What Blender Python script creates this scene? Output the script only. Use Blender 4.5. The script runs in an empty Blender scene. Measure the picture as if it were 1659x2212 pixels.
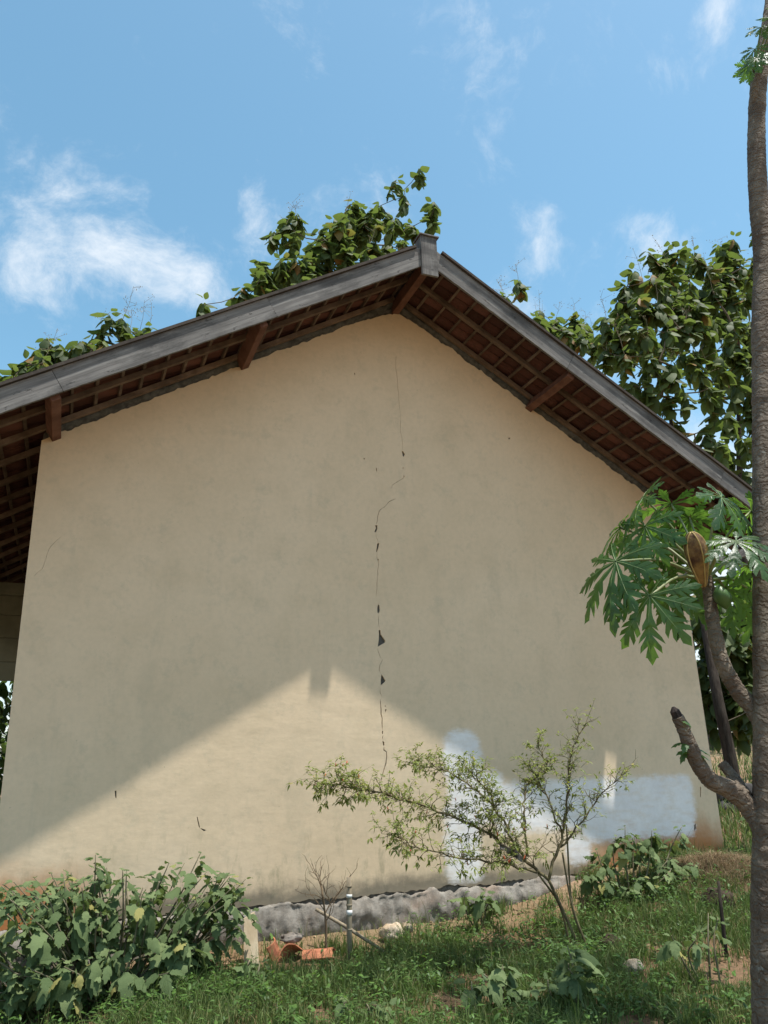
import bpy, bmesh, math, random
import numpy as np
from mathutils import Vector, Matrix, Quaternion, noise
from mathutils.geometry import delaunay_2d_cdt

R = math.radians
random.seed(7)
rng = np.random.default_rng(11)
scene = bpy.context.scene
col = scene.collection

# ------------------------------------------------------------------ camera
CAM = Vector((-3.3589, -7.5792, 1.1738))
def make_camera():
    pit, rol, yaw = 0.3108, -0.0303, -0.3854
    cp, sp, cw, sw = math.cos(pit), math.sin(pit), math.cos(yaw), math.sin(yaw)
    fwd = Vector((-sw * cp, cw * cp, sp)); r = Vector((cw, sw, 0)); u = r.cross(fwd)
    r2 = r * math.cos(rol) + u * math.sin(rol); u2 = -r * math.sin(rol) + u * math.cos(rol)
    cd = bpy.data.cameras.new('camera'); co = bpy.data.objects.new('camera', cd); col.objects.link(co)
    m = Matrix.Identity(4)
    for i in range(3):
        m[i][0], m[i][1], m[i][2], m[i][3] = r2[i], u2[i], -fwd[i], CAM[i]
    co.matrix_world = m
    cd.sensor_fit = 'VERTICAL'; cd.sensor_height = 24.0; cd.lens = 24.0 * 1681.2 / 2212
    cd.clip_start = 0.05; cd.clip_end = 2000
    scene.camera = co
make_camera()

# ------------------------------------------------------------------ light
SUN_TO = Vector((0.943, -0.965, 4.23)).normalized()
SUN_STRENGTH, SKY_STRENGTH, EXPOSURE = 4.0, 0.15, 0.78
sl = bpy.data.lights.new('sun', 'SUN'); sl.energy = SUN_STRENGTH; sl.angle = R(0.6); sl.color = (1.0, 0.965, 0.91)
so = bpy.data.objects.new('sun', sl); col.objects.link(so)
so.location = SUN_TO * 40
so.rotation_euler = (-SUN_TO).to_track_quat('-Z', 'Y').to_euler()

def make_world():
    w = bpy.data.worlds.new('World'); scene.world = w; w.use_nodes = True
    nt = w.node_tree; nt.nodes.clear(); N = nt.nodes.new; L = nt.links.new
    out = N('ShaderNodeOutputWorld'); bg = N('ShaderNodeBackground'); bg.inputs[1].default_value = SKY_STRENGTH
    sky = N('ShaderNodeTexSky'); sky.sky_type = 'NISHITA'; sky.sun_disc = False
    sky.sun_elevation = math.asin(SUN_TO.z); sky.sun_rotation = math.atan2(SUN_TO.x, SUN_TO.y)
    sky.air_density = 1.0; sky.dust_density = 1.1; sky.ozone_density = 1.0; sky.altitude = 100
    tc = N('ShaderNodeTexCoord')
    def math_(op, a, b=None, c=None, clamp=False):
        n = N('ShaderNodeMath'); n.operation = op; n.use_clamp = clamp
        for i, v in enumerate((a, b, c)):
            if v is None: continue
            if isinstance(v, (int, float)): n.inputs[i].default_value = v
            else: L(v, n.inputs[i])
        return n.outputs[0]
    # wispy clouds: fractal noise over the sky vault
    warp = N('ShaderNodeTexNoise'); warp.inputs['Scale'].default_value = 2.6; warp.inputs['Detail'].default_value = 4
    L(tc.outputs['Generated'], warp.inputs['Vector'])
    mixv = N('ShaderNodeMixRGB'); mixv.blend_type = 'LINEAR_LIGHT'; mixv.inputs[0].default_value = 0.13
    L(tc.outputs['Generated'], mixv.inputs[1]); L(warp.outputs['Color'], mixv.inputs[2])
    nz = N('ShaderNodeTexNoise'); nz.inputs['Scale'].default_value = 7.5; nz.inputs['Detail'].default_value = 9; nz.inputs['Roughness'].default_value = 0.68
    L(mixv.outputs[0], nz.inputs['Vector'])
    dens = math_('MULTIPLY', math_('SUBTRACT', nz.outputs['Fac'], 0.525), 1.5)
    # cloud banks that stand in the sky in these directions
    for (d, rad, amp) in CLOUDS:
        v = Vector(d).normalized()
        dn = N('ShaderNodeVectorMath'); dn.operation = 'DISTANCE'
        L(mixv.outputs[0], dn.inputs[0]); dn.inputs[1].default_value = v
        mr = N('ShaderNodeMapRange'); mr.interpolation_type = 'SMOOTHSTEP'
        L(dn.outputs['Value'], mr.inputs['Value'])
        mr.inputs['From Min'].default_value = 0.0; mr.inputs['From Max'].default_value = rad
        mr.inputs['To Min'].default_value = amp; mr.inputs['To Max'].default_value = 0.0
        dens = math_('ADD', dens, mr.outputs['Result'])
    # more cloud low over the land
    sep = N('ShaderNodeSeparateXYZ'); L(tc.outputs['Generated'], sep.inputs[0])
    low = N('ShaderNodeMapRange'); low.interpolation_type = 'SMOOTHSTEP'
    L(sep.outputs['Z'], low.inputs['Value'])
    low.inputs['From Min'].default_value = 0.12; low.inputs['From Max'].default_value = 0.42
    low.inputs['To Min'].default_value = 0.40; low.inputs['To Max'].default_value = 0.0
    dens = math_('ADD', dens, low.outputs['Result'])
    cov = N('ShaderNodeMapRange'); cov.interpolation_type = 'SMOOTHSTEP'
    L(dens, cov.inputs['Value'])
    cov.inputs['From Min'].default_value = 0.02; cov.inputs['From Max'].default_value = 0.62
    cov.inputs['To Min'].default_value = 0.0; cov.inputs['To Max'].default_value = 0.85
    hs = N('ShaderNodeHueSaturation'); hs.inputs['Hue'].default_value = 0.474; hs.inputs['Saturation'].default_value = 1.10; hs.inputs['Value'].default_value = 0.88
    L(sky.outputs[0], hs.inputs['Color'])
    mx = N('ShaderNodeMixRGB'); L(cov.outputs['Result'], mx.inputs[0]); L(hs.outputs[0], mx.inputs[1])
    mx.inputs[2].default_value = (3.9, 4.1, 4.3, 1)
    L(mx.outputs[0], bg.inputs[0]); L(bg.outputs[0], out.inputs[0])
CLOUDS = [((0.009, 0.828, 0.56), 0.075, 0.22), ((0.058, 0.839, 0.541), 0.09, 0.24), ((-0.057, 0.817, 0.574), 0.1, 0.15), ((-0.014, 0.78, 0.626), 0.07, 0.22), ((0.021, 0.781, 0.624), 0.05, 0.12), ((0.15, 0.761, 0.631), 0.06, 0.26), ((0.195, 0.782, 0.592), 0.06, 0.24), ((0.444, 0.656, 0.611), 0.055, 0.3), ((0.512, 0.609, 0.606), 0.04, 0.3), ((0.55, 0.594, 0.587), 0.06, 0.27), ((0.431, 0.708, 0.559), 0.055, 0.3), ((0.525, 0.445, 0.725), 0.045, 0.34), ((0.008, 0.694, 0.72), 0.055, 0.18), ((0.108, 0.843, 0.528), 0.08, 0.24), ((-0.036, 0.86, 0.509), 0.08, 0.18), ((0.662, 0.668, 0.34), 0.16, 0.45), ((0.717, 0.67, 0.191), 0.18, 0.45), ((0.545, 0.694, 0.47), 0.1, 0.2)]
make_world()
vs = scene.view_settings
vs.view_transform = 'Standard'; vs.look = 'None'; vs.gamma = 1.0; vs.exposure = EXPOSURE; vs.use_curve_mapping = False
scene.cycles.max_bounces = 8; scene.cycles.transparent_max_bounces = 8
scene.cycles.use_denoising = True

# ------------------------------------------------------------------ helpers
def tag(o, label=None, cat=None, group=None, kind=None):
    if label: o['label'] = label
    if cat: o['category'] = cat
    if group: o['group'] = group
    if kind: o['kind'] = kind
    return o

def empty(name, loc=(0, 0, 0), label=None, cat=None, group=None):
    o = bpy.data.objects.new(name, None); col.objects.link(o); o.location = loc
    o.empty_display_size = 0.2
    return tag(o, label, cat, group)

def link(name, me, mat=None, parent=None, loc=None):
    """A mesh object; with a parent its coordinates stay world coordinates."""
    o = bpy.data.objects.new(name, me); col.objects.link(o)
    if mat is not None and not me.materials: me.materials.append(mat)
    if parent is not None:
        o.parent = parent
        wl = parent_world(parent)
        o.location = (Vector(loc) if loc else Vector((0, 0, 0))) - wl
    elif loc: o.location = loc
    return o

def parent_world(p):
    v = Vector((0, 0, 0))
    while p is not None:
        v += p.location; p = p.parent
    return v

class MB:
    """Collects vertices and faces; build() links them as one mesh object."""
    def __init__(s): s.v = []; s.f = []
    def add(s, vs_, fs_):
        k = len(s.v); s.v.extend([tuple(q) for q in vs_]); s.f.extend([tuple(i + k for i in q) for q in fs_])
    def box(s, c, sx, sy, sz, ax=None):
        c = Vector(c); X, Y, Z = ax or (Vector((1, 0, 0)), Vector((0, 1, 0)), Vector((0, 0, 1)))
        vs_ = [c + X * (a * sx / 2) + Y * (b * sy / 2) + Z * (d * sz / 2) for a in (-1, 1) for b in (-1, 1) for d in (-1, 1)]
        s.add(vs_, [(0, 1, 3, 2), (4, 6, 7, 5), (0, 4, 5, 1), (2, 3, 7, 6), (0, 2, 6, 4), (1, 5, 7, 3)])
    def tube(s, pts, rad, n=6, cap=True):
        pts = [Vector(p) for p in pts]; k0 = len(s.v)
        side = None
        for i, p in enumerate(pts):
            t = (pts[min(i + 1, len(pts) - 1)] - pts[max(i - 1, 0)]).normalized()
            if side is None: side = t.orthogonal().normalized()
            side = (side - t * side.dot(t))
            side = side.normalized() if side.length > 1e-6 else t.orthogonal().normalized()
            b = t.cross(side); r = rad[i] if hasattr(rad, '__len__') else rad
            for j in range(n):
                a = 2 * math.pi * j / n
                s.v.append(tuple(p + (side * math.cos(a) + b * math.sin(a)) * r))
        for i in range(len(pts) - 1):
            for j in range(n):
                a, b2 = k0 + i * n + j, k0 + i * n + (j + 1) % n
                s.f.append((a, b2, b2 + n, a + n))
        if cap:
            s.f.append(tuple(k0 + j for j in reversed(range(n))))
            e = k0 + (len(pts) - 1) * n; s.f.append(tuple(e + j for j in range(n)))
    def mesh(s, name, smooth=False):
        me = bpy.data.meshes.new(name); me.from_pydata(s.v, [], s.f); me.update()
        if smooth: me.shade_smooth()
        return me
    def build(s, name, mat, parent=None, smooth=False, bevel=0):
        o = link(name, s.mesh(name, smooth), mat, parent)
        if bevel:
            m = o.modifiers.new('bevel', 'BEVEL'); m.width = bevel; m.segments = 2; m.limit_method = 'ANGLE'
        return o

def np_mesh(name, V, F):
    """Mesh from arrays: V (n,3), F (m,k) with one k."""
    me = bpy.data.meshes.new(name); n, m, k = len(V), len(F), F.shape[1]
    me.vertices.add(n); me.vertices.foreach_set('co', np.ascontiguousarray(V, dtype=np.float32).ravel())
    me.loops.add(m * k); me.loops.foreach_set('vertex_index', np.ascontiguousarray(F, dtype=np.int32).ravel())
    me.polygons.add(m); me.polygons.foreach_set('loop_start', np.arange(0, m * k, k, dtype=np.int32))
    me.update(calc_edges=True); me.validate()
    return me

def smooth_path(pts, n=6):
    """Catmull-Rom through the points."""
    P = [Vector(p) for p in pts]; P = [P[0] * 2 - P[1]] + P + [P[-1] * 2 - P[-2]]; out = []
    for i in range(1, len(P) - 2):
        a, b, c, d = P[i - 1:i + 3]
        for k in range(n):
            t = k / n
            out.append(0.5 * ((2 * b) + (c - a) * t + (2 * a - 5 * b + 4 * c - d) * t * t + (3 * b - a - 3 * c + d) * t ** 3))
    out.append(P[-2]); return out

def fbm(x, y, z=0.0, o=4):
    return noise.fractal(Vector((x, y, z)), 1.0, 2.0, o)

def sstep(a, b, x):
    t = min(1.0, max(0.0, (x - a) / (b - a))); return t * t * (3 - 2 * t)

# ------------------------------------------------------------------ materials
class NT:
    def __init__(s, name):
        s.m = bpy.data.materials.new(name); s.m.use_nodes = True; s.t = s.m.node_tree; s.t.nodes.clear()
        s.out = s.n('ShaderNodeOutputMaterial'); s.p = s.n('ShaderNodeBsdfPrincipled')
        s.t.links.new(s.p.outputs[0], s.out.inputs[0])
        s.tc = s.n('ShaderNodeTexCoord')
    def n(s, t): return s.t.nodes.new(t)
    def l(s, a, b): s.t.links.new(a, b)
    def set(s, sock, v):
        if isinstance(v, (int, float)): sock.default_value = v
        elif isinstance(v, (tuple, list)): sock.default_value = tuple(v) + ((1,) if len(v) == 3 and sock.type == 'RGBA' else ())
        else: s.l(v, sock)
    def noise(s, scale, detail=5, rough=0.55, vec=None, dist=0.0):
        n = s.n('ShaderNodeTexNoise'); n.inputs['Scale'].default_value = scale; n.inputs['Detail'].default_value = detail
        n.inputs['Roughness'].default_value = rough; n.inputs['Distortion'].default_value = dist
        s.l(vec if vec is not None else s.tc.outputs['Object'], n.inputs['Vector']); return n.outputs['Fac']
    def mapping(s, sc=(1, 1, 1), src=None, rot=(0, 0, 0)):
        m = s.n('ShaderNodeMapping'); m.inputs['Scale'].default_value = sc; m.inputs['Rotation'].default_value = rot
        s.l(src or s.tc.outputs['Object'], m.inputs['Vector']); return m.outputs[0]
    def rng(s, v, a, b, c=0.0, d=1.0, smooth=True):
        m = s.n('ShaderNodeMapRange'); m.interpolation_type = 'SMOOTHSTEP' if smooth else 'LINEAR'
        s.set(m.inputs['Value'], v)
        for k, q in zip(('From Min', 'From Max', 'To Min', 'To Max'), (a, b, c, d)): s.set(m.inputs[k], q)
        return m.outputs['Result']
    def math(s, op, a, b=None, clamp=False):
        m = s.n('ShaderNodeMath'); m.operation = op; m.use_clamp = clamp; s.set(m.inputs[0], a)
        if b is not None: s.set(m.inputs[1], b)
        return m.outputs[0]
    def mix(s, fac, a, b, mode='MIX'):
        m = s.n('ShaderNodeMixRGB'); m.blend_type = mode; s.set(m.inputs[0], fac); s.set(m.inputs[1], a); s.set(m.inputs[2], b)
        return m.outputs[0]
    def ramp(s, fac, stops):
        m = s.n('ShaderNodeValToRGB'); e = m.color_ramp.elements
        while len(e) < len(stops): e.new(0.5)
        for q, (p, c) in zip(e, stops): q.position = p; q.color = tuple(c) + (1,)
        s.set(m.inputs[0], fac); return m.outputs[0]
    def bump(s, h, strength=0.3, dist=0.01):
        b = s.n('ShaderNodeBump'); b.inputs['Strength'].default_value = strength; b.inputs['Distance'].default_value = dist
        s.l(h, b.inputs['Height']); s.l(b.outputs[0], s.p.inputs['Normal']); return b
    def base(s, c, rough=0.8, spec=0.3):
        s.set(s.p.inputs['Base Color'], c); s.set(s.p.inputs['Roughness'], rough); s.p.inputs['Specular IOR Level'].default_value = spec
    def rand(s):
        a = s.n('ShaderNodeObjectInfo').outputs['Random']; b = s.n('ShaderNodeNewGeometry').outputs['Random Per Island']
        return s.math('FRACT', s.math('ADD', a, b))
    def translucent(s, colr, fac=0.3):
        t = s.n('ShaderNodeBsdfTranslucent'); s.set(t.inputs['Color'], colr)
        m = s.n('ShaderNodeMixShader'); s.set(m.inputs[0], fac)
        s.l(s.p.outputs[0], m.inputs[1]); s.l(t.outputs[0], m.inputs[2]); s.l(m.outputs[0], s.out.inputs[0])

def leaf_mat(name, dark, mid, light, trans, tfac=0.3, rough=0.45, spec=0.4, odd=None):
    k = NT(name); r = k.rand()
    stops = [(0.0, dark), (0.5, mid), (0.9, light)]
    if odd: stops += [(0.955, light), (0.965, odd)]
    c = k.ramp(r, stops)
    c = k.mix(k.rng(k.noise(9, 3), 0.3, 0.7, 0, 0.35), c, k.mix(0.5, c, light))
    k.base(c, rough, spec); k.translucent(k.mix(0.6, c, trans), tfac)
    k.bump(k.noise(30, 2), 0.25, 0.01)
    return k.m

def plain(name, c1, c2, scale=8, rough=0.85, spec=0.25, bump=0.3, bscale=40, sc=(1, 1, 1), bd=0.01, rnd=0.0):
    k = NT(name); v = k.mapping(sc); f = k.rng(k.noise(scale, 6, 0.6, v), 0.3, 0.7)
    c = k.mix(f, c1, c2)
    if rnd: c = k.mix(1.0, c, k.ramp(k.rand(), [(0, (1 - rnd,) * 3), (1, (1 + rnd,) * 3)]), 'MULTIPLY')
    k.base(c, rough, spec)
    if bump: k.bump(k.noise(bscale, 5, 0.6, v), bump, bd)
    return k.m

def wood_mat(name, axis='X'):
    """Weathered grey wood with dark stains and streaks along the board."""
    k = NT(name)
    sc = {'X': (1.2, 30, 30), 'Z': (30, 30, 1.5), 'Y': (30, 1.2, 30)}[axis]
    g = k.noise(1.0, 8, 0.65, k.mapping(sc))
    c = k.ramp(g, [(0.25, (0.07, 0.066, 0.062)), (0.5, (0.17, 0.16, 0.148)), (0.75, (0.30, 0.285, 0.26))])
    st = k.rng(k.noise(1.6, 6, 0.7, k.mapping((0.8, 3, 2.2))), 0.44, 0.66)
    c = k.mix(k.math('MULTIPLY', st, 0.72), c, (0.052, 0.05, 0.048))
    fl = k.rng(k.noise(7, 8, 0.75, k.mapping((1, 3, 3))), 0.60, 0.66)
    c = k.mix(k.math('MULTIPLY', fl, 0.8), c, (0.03, 0.028, 0.027))
    k.base(c, 0.9, 0.15); k.bump(g, 0.5, 0.006); return k.m

M = {}
def make_materials():
    # painted plaster of the gable wall (object coordinates = metres on the wall)
    k = NT('wall_plaster'); sep = k.n('ShaderNodeSeparateXYZ'); k.l(k.tc.outputs['Object'], sep.inputs[0])
    X, Z = sep.outputs['X'], sep.outputs['Z']
    big = k.noise(0.55, 4, 0.5, k.mapping((1, 1, 0.8))); med = k.noise(2.6, 6, 0.6); fine = k.noise(18, 6, 0.65)
    c = k.mix(k.rng(big, 0.3, 0.7), (0.655, 0.505, 0.332), (0.705, 0.55, 0.372))
    c = k.mix(k.rng(med, 0.42, 0.75, 0, 0.38), c, (0.53, 0.415, 0.265))
    stain = k.rng(k.noise(1.1, 7, 0.62, k.mapping((1.9, 1, 0.8))), 0.55, 0.72, 0, 0.24)
    c = k.mix(stain, c, (0.42, 0.36, 0.245))
    c = k.mix(k.rng(k.noise(4.5, 7, 0.7), 0.5, 0.72, 0, 0.28), c, (0.42, 0.375, 0.265))
    rain = k.math('MULTIPLY', k.rng(k.noise(3.2, 6, 0.65, k.mapping((2.4, 1, 0.16))), 0.54, 0.74), k.rng(k.noise(0.8, 3), 0.4, 0.65))
    c = k.mix(k.math('MULTIPLY', rain, 0.15), c, (0.34, 0.315, 0.235))
    spots = k.rng(k.noise(34, 3, 0.5), 0.70, 0.76, 0, 0.5)
    c = k.mix(spots, c, (0.30, 0.26, 0.18))
    # damp green streaks low on the wall
    lowz = k.rng(Z, 0.05, 0.95, 1.0, 0.0)
    moss = k.math('MULTIPLY', k.rng(k.noise(4.0, 7, 0.7, k.mapping((1.6, 1, 0.6))), 0.52, 0.70), lowz)
    c = k.mix(k.math('MULTIPLY', moss, 0.55), c, (0.21, 0.20, 0.12))
    # grime line at the foot
    foot = k.rng(k.math('ADD', Z, k.math('MULTIPLY', k.math('SUBTRACT', k.noise(3.5, 6, 0.7), 0.5), 0.30)), 0.02, 0.19, 1.0, 0.0)
    c = k.mix(k.math('MULTIPLY', foot, 0.82), c, (0.10, 0.092, 0.07))
    # red soil splashed on the wall near both corners
    wob = k.math('MULTIPLY', k.math('SUBTRACT', k.noise(2.2, 6, 0.65), 0.5), 0.60)
    spl = k.math('MULTIPLY', k.rng(k.math('ADD', Z, wob), 0.12, 0.56, 1.0, 0.0), k.math('MAXIMUM', k.rng(X, 1.6, 2.5), k.rng(X, -3.35, -2.9, 1, 0)))
    c = k.mix(k.math('MULTIPLY', spl, 0.95), c, (0.43, 0.165, 0.05))
    # brushed patches of bluish white paint
    ed = k.math('MULTIPLY', k.math('SUBTRACT', k.noise(7, 5, 0.7, k.mapping((1, 1, 1.6))), 0.5), 0.14)
    ed = k.math('ADD', ed, k.math('MULTIPLY', k.math('SUBTRACT', k.noise(26, 4, 0.7, k.mapping((0.35, 1, 1.5))), 0.5), 0.10))
    def rbox(x0, x1, z0, z1, r=0.12, soft=0.10):
        dx = k.math('SUBTRACT', k.math('ABSOLUTE', k.math('SUBTRACT', X, (x0 + x1) / 2)), (x1 - x0) / 2 - r)
        dz = k.math('SUBTRACT', k.math('ABSOLUTE', k.math('SUBTRACT', Z, (z0 + z1) / 2)), (z1 - z0) / 2 - r)
        dx = k.math('MAXIMUM', dx, 0.0); dz = k.math('MAXIMUM', dz, 0.0)
        d = k.math('SQRT', k.math('ADD', k.math('MULTIPLY', dx, dx), k.math('MULTIPLY', dz, dz)))
        return k.rng(k.math('ADD', d, ed), r - soft / 2, r + soft / 2, 1.0, 0.0)
    pm = None
    for b in ((0.29, 0.73, 0.9, 1.47, 0.2), (0.33, 0.98, 0.55, 1.05, 0.12), (0.27, 0.66, 0.03, 0.75, 0.08), (0.85, 3.46, 0.44, 0.93, 0.10), (1.9, 3.43, 0.29, 0.8, 0.1), (1.68, 1.98, 0.10, 0.36, 0.1)):
        v = rbox(*b); pm = v if pm is None else k.math('MAXIMUM', pm, v)
    pm = k.math('MULTIPLY', pm, k.rng(k.noise(5, 5, 0.6, k.mapping((1, 1, 3))), 0.25, 0.6, 0.62, 1.0))
    c = k.mix(k.math('MULTIPLY', pm, 0.93), c, k.mix(k.rng(med, 0.3, 0.7), (0.78, 0.755, 0.745), (0.85, 0.825, 0.80)))
    c = k.mix(k.rng(fine, 0.35, 0.65, 0, 0.10), c, (0.34, 0.29, 0.2))
    k.base(c, 0.86, 0.25)
    h = k.math('ADD', k.math('MULTIPLY', k.noise(1.3, 4, 0.5, k.mapping((1, 1, 1.8))), 2.2), k.math('ADD', k.math('MULTIPLY', k.noise(6, 5, 0.6, k.mapping((0.8, 1, 1.7))), 0.5), k.math('MULTIPLY', fine, 0.10)))
    k.bump(h, 0.27, 0.016); M['plaster'] = k.m

    M['core'] = plain('dark_mortar', (0.055, 0.052, 0.045), (0.12, 0.115, 0.10), 14, 0.95, 0.1, 0.6, 60)
    M['masonry'] = plain('grey_masonry', (0.075, 0.068, 0.058), (0.16, 0.148, 0.128), 16, 0.95, 0.1, 0.8, 60)
    k = NT('rough_cement'); f = k.noise(7, 7, 0.7)
    c = k.mix(k.rng(f, 0.35, 0.65), (0.155, 0.138, 0.115), (0.26, 0.238, 0.205))
    c = k.mix(k.rng(k.noise(2.2, 5), 0.5, 0.75, 0, 0.5), c, (0.26, 0.15, 0.09))
    k.base(c, 0.95, 0.15); k.bump(k.noise(30, 8, 0.75), 0.6, 0.02); M['cement'] = k.m
    M['wood'] = wood_mat('weathered_wood', 'X'); M['wood_post'] = wood_mat('weathered_post', 'Z')
    M['rafter'] = plain('old_rafter_wood', (0.085, 0.058, 0.040), (0.20, 0.14, 0.098), 4, 0.9, 0.15, 0.3, 30, rnd=0.25)
    M['batten'] = plain('batten_wood', (0.085, 0.06, 0.044), (0.165, 0.122, 0.09), 5, 0.9, 0.15, 0.3, 30, rnd=0.25)
    M['purlin'] = plain('red_stained_wood', (0.10, 0.045, 0.03), (0.18, 0.09, 0.062), 5, 0.85, 0.2, 0.3, 25)
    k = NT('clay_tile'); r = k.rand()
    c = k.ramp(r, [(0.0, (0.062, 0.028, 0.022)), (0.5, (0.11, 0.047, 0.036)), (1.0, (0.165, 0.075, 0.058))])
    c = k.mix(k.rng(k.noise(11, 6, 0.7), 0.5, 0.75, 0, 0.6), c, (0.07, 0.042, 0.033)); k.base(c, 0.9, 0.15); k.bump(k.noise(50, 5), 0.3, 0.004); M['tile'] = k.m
    M['roof_top'] = plain('mossy_tile', (0.05, 0.042, 0.036), (0.085, 0.07, 0.058), 5, 0.95, 0.1, 0.4, 30)
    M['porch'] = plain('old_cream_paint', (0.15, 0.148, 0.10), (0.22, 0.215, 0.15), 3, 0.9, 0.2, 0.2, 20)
    # ground: red soil
    k = NT('soil'); a = k.noise(0.9, 6, 0.6); b = k.noise(14, 7, 0.7)
    c = k.mix(k.rng(a, 0.35, 0.65), (0.27, 0.16, 0.092), (0.36, 0.25, 0.165))
    c = k.mix(k.rng(b, 0.4, 0.7, 0, 0.75), c, (0.17, 0.105, 0.062))
    c = k.mix(k.rng(k.noise(0.35, 4), 0.4, 0.6, 0, 0.4), c, (0.15, 0.15, 0.07))
    sp = k.n('ShaderNodeSeparateXYZ'); k.l(k.tc.outputs['Object'], sp.inputs[0])
    humus = k.math('MULTIPLY', k.rng(k.math('ADD', sp.outputs['Y'], k.math('MULTIPLY', a, 2.0)), -4.5, -3.0), k.rng(sp.outputs['Y'], -0.9, -0.2, 1.0, 0.35))
    c = k.mix(k.math('MULTIPLY', humus, 0.8), c, k.mix(k.rng(b, 0.35, 0.65), (0.17, 0.098, 0.055), (0.085, 0.058, 0.034)))
    k.base(c, 0.95, 0.1); k.bump(b, 0.9, 0.03); M['soil'] = k.m
    M['grass'] = leaf_mat('grass_blades', (0.052, 0.072, 0.021), (0.10, 0.142, 0.04), (0.18, 0.22, 0.072), (0.14, 0.27, 0.035), 0.3, 0.55, 0.3, (0.24, 0.19, 0.09))
    M['drygrass'] = leaf_mat('dry_grass', (0.13, 0.085, 0.05), (0.23, 0.16, 0.095), (0.34, 0.26, 0.16), (0.4, 0.3, 0.15), 0.2, 0.8, 0.1)
    M['weed'] = leaf_mat('weed_leaves', (0.035, 0.07, 0.018), (0.06, 0.12, 0.028), (0.10, 0.19, 0.04), (0.2, 0.36, 0.04), 0.35, 0.5, 0.35)
    M['egg'] = leaf_mat('eggplant_leaf', (0.055, 0.086, 0.033), (0.098, 0.14, 0.056), (0.155, 0.2, 0.085), (0.22, 0.32, 0.07), 0.25, 0.75, 0.18, (0.26, 0.24, 0.08))
    M['egg_stem'] = plain('eggplant_stem', (0.085, 0.08, 0.045), (0.19, 0.165, 0.105), 12, 0.85, 0.2, 0.3)
    M['chili_leaf'] = leaf_mat('chili_leaf', (0.085, 0.115, 0.024), (0.17, 0.205, 0.046), (0.29, 0.31, 0.095), (0.34, 0.42, 0.07), 0.4, 0.5, 0.35, (0.32, 0.26, 0.08))
    M['chili_stem'] = plain('chili_stem', (0.085, 0.065, 0.035), (0.18, 0.15, 0.075), 10, 0.85, 0.2, 0.3)
    M['chili'] = plain('chili_fruit', (0.55, 0.03, 0.015), (0.62, 0.16, 0.03), 3, 0.35, 0.5, 0)
    M['chili_bud'] = plain('chili_pale_fruit', (0.55, 0.5, 0.24), (0.62, 0.42, 0.18), 3, 0.4, 0.5, 0)
    M['teak'] = leaf_mat('teak_leaf', (0.034, 0.054, 0.017), (0.062, 0.092, 0.026), (0.115, 0.145, 0.046), (0.22, 0.31, 0.05), 0.38, 0.6, 0.28, (0.25, 0.13, 0.04))
    M['far_leaf'] = leaf_mat('far_leaf', (0.025, 0.045, 0.014), (0.045, 0.08, 0.022), (0.08, 0.12, 0.035), (0.18, 0.28, 0.04), 0.3, 0.5, 0.3)
    M['bark'] = plain('teak_bark', (0.03, 0.023, 0.018), (0.075, 0.06, 0.047), 7, 0.95, 0.1, 0.8, 18, (3, 3, 0.6), 0.02)
    M['twig'] = plain('teak_twig', (0.09, 0.07, 0.045), (0.16, 0.13, 0.09), 5, 0.9, 0.1, 0)
    M['panicle'] = plain('dry_panicle', (0.22, 0.18, 0.12), (0.32, 0.27, 0.18), 5, 0.9, 0.1, 0)
    # papaya
    k = NT('papaya_bark'); sep = k.n('ShaderNodeSeparateXYZ'); k.l(k.tc.outputs['Object'], sep.inputs[0])
    wv = k.n('ShaderNodeTexWave'); wv.wave_type = 'BANDS'; wv.bands_direction = 'Z'; wv.inputs['Scale'].default_value = 6; wv.inputs['Distortion'].default_value = 14
    wv.inputs['Detail'].default_value = 4; wv.inputs['Detail Scale'].default_value = 2.5; k.l(k.tc.outputs['Object'], wv.inputs['Vector'])
    c = k.mix(k.rng(k.noise(6, 6, 0.65), 0.35, 0.68), (0.11, 0.082, 0.06), (0.205, 0.168, 0.125))
    c = k.mix(k.rng(wv.outputs['Fac'], 0.0, 0.35, 0.3, 0), c, (0.10, 0.078, 0.058))
    c = k.mix(k.rng(k.noise(24, 4), 0.62, 0.72, 0, 0.6), c, (0.36, 0.33, 0.27))
    k.base(c, 0.9, 0.2); k.bump(k.math('ADD', k.math('MULTIPLY', wv.outputs['Fac'], 0.8), k.math('ADD', k.math('MULTIPLY', k.noise(30, 6, 0.7), 1.0), k.noise(5, 6, 0.7, k.mapping((2, 2, 7))))), 0.85, 0.015); M['papaya_bark'] = k.m
    M['papaya_leaf'] = leaf_mat('papaya_leaf', (0.022, 0.058, 0.018), (0.034, 0.085, 0.024), (0.055, 0.12, 0.03), (0.26, 0.48, 0.04), 0.42, 0.36, 0.5)
    M['petiole'] = plain('papaya_petiole', (0.13, 0.17, 0.06), (0.20, 0.20, 0.09), 6, 0.5, 0.4, 0)
    M['vein'] = plain('papaya_vein', (0.15, 0.22, 0.075), (0.20, 0.27, 0.10), 6, 0.5, 0.4, 0)
    M['husk'] = plain('dried_husk', (0.055, 0.024, 0.014), (0.27, 0.17, 0.06), 11, 0.75, 0.25, 0.9, 30)
    M['husk_rib'] = plain('dried_husk_rib', (0.42, 0.32, 0.13), (0.36, 0.24, 0.08), 16, 0.7, 0.3, 0.3, 40)
    M['papaya_fruit'] = plain('papaya_fruit', (0.035, 0.075, 0.02), (0.06, 0.12, 0.03), 8, 0.45, 0.4, 0.15)
    M['dead_tip'] = plain('blackened_tip', (0.02, 0.016, 0.014), (0.05, 0.035, 0.03), 14, 0.9, 0.2, 0.6)
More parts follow.
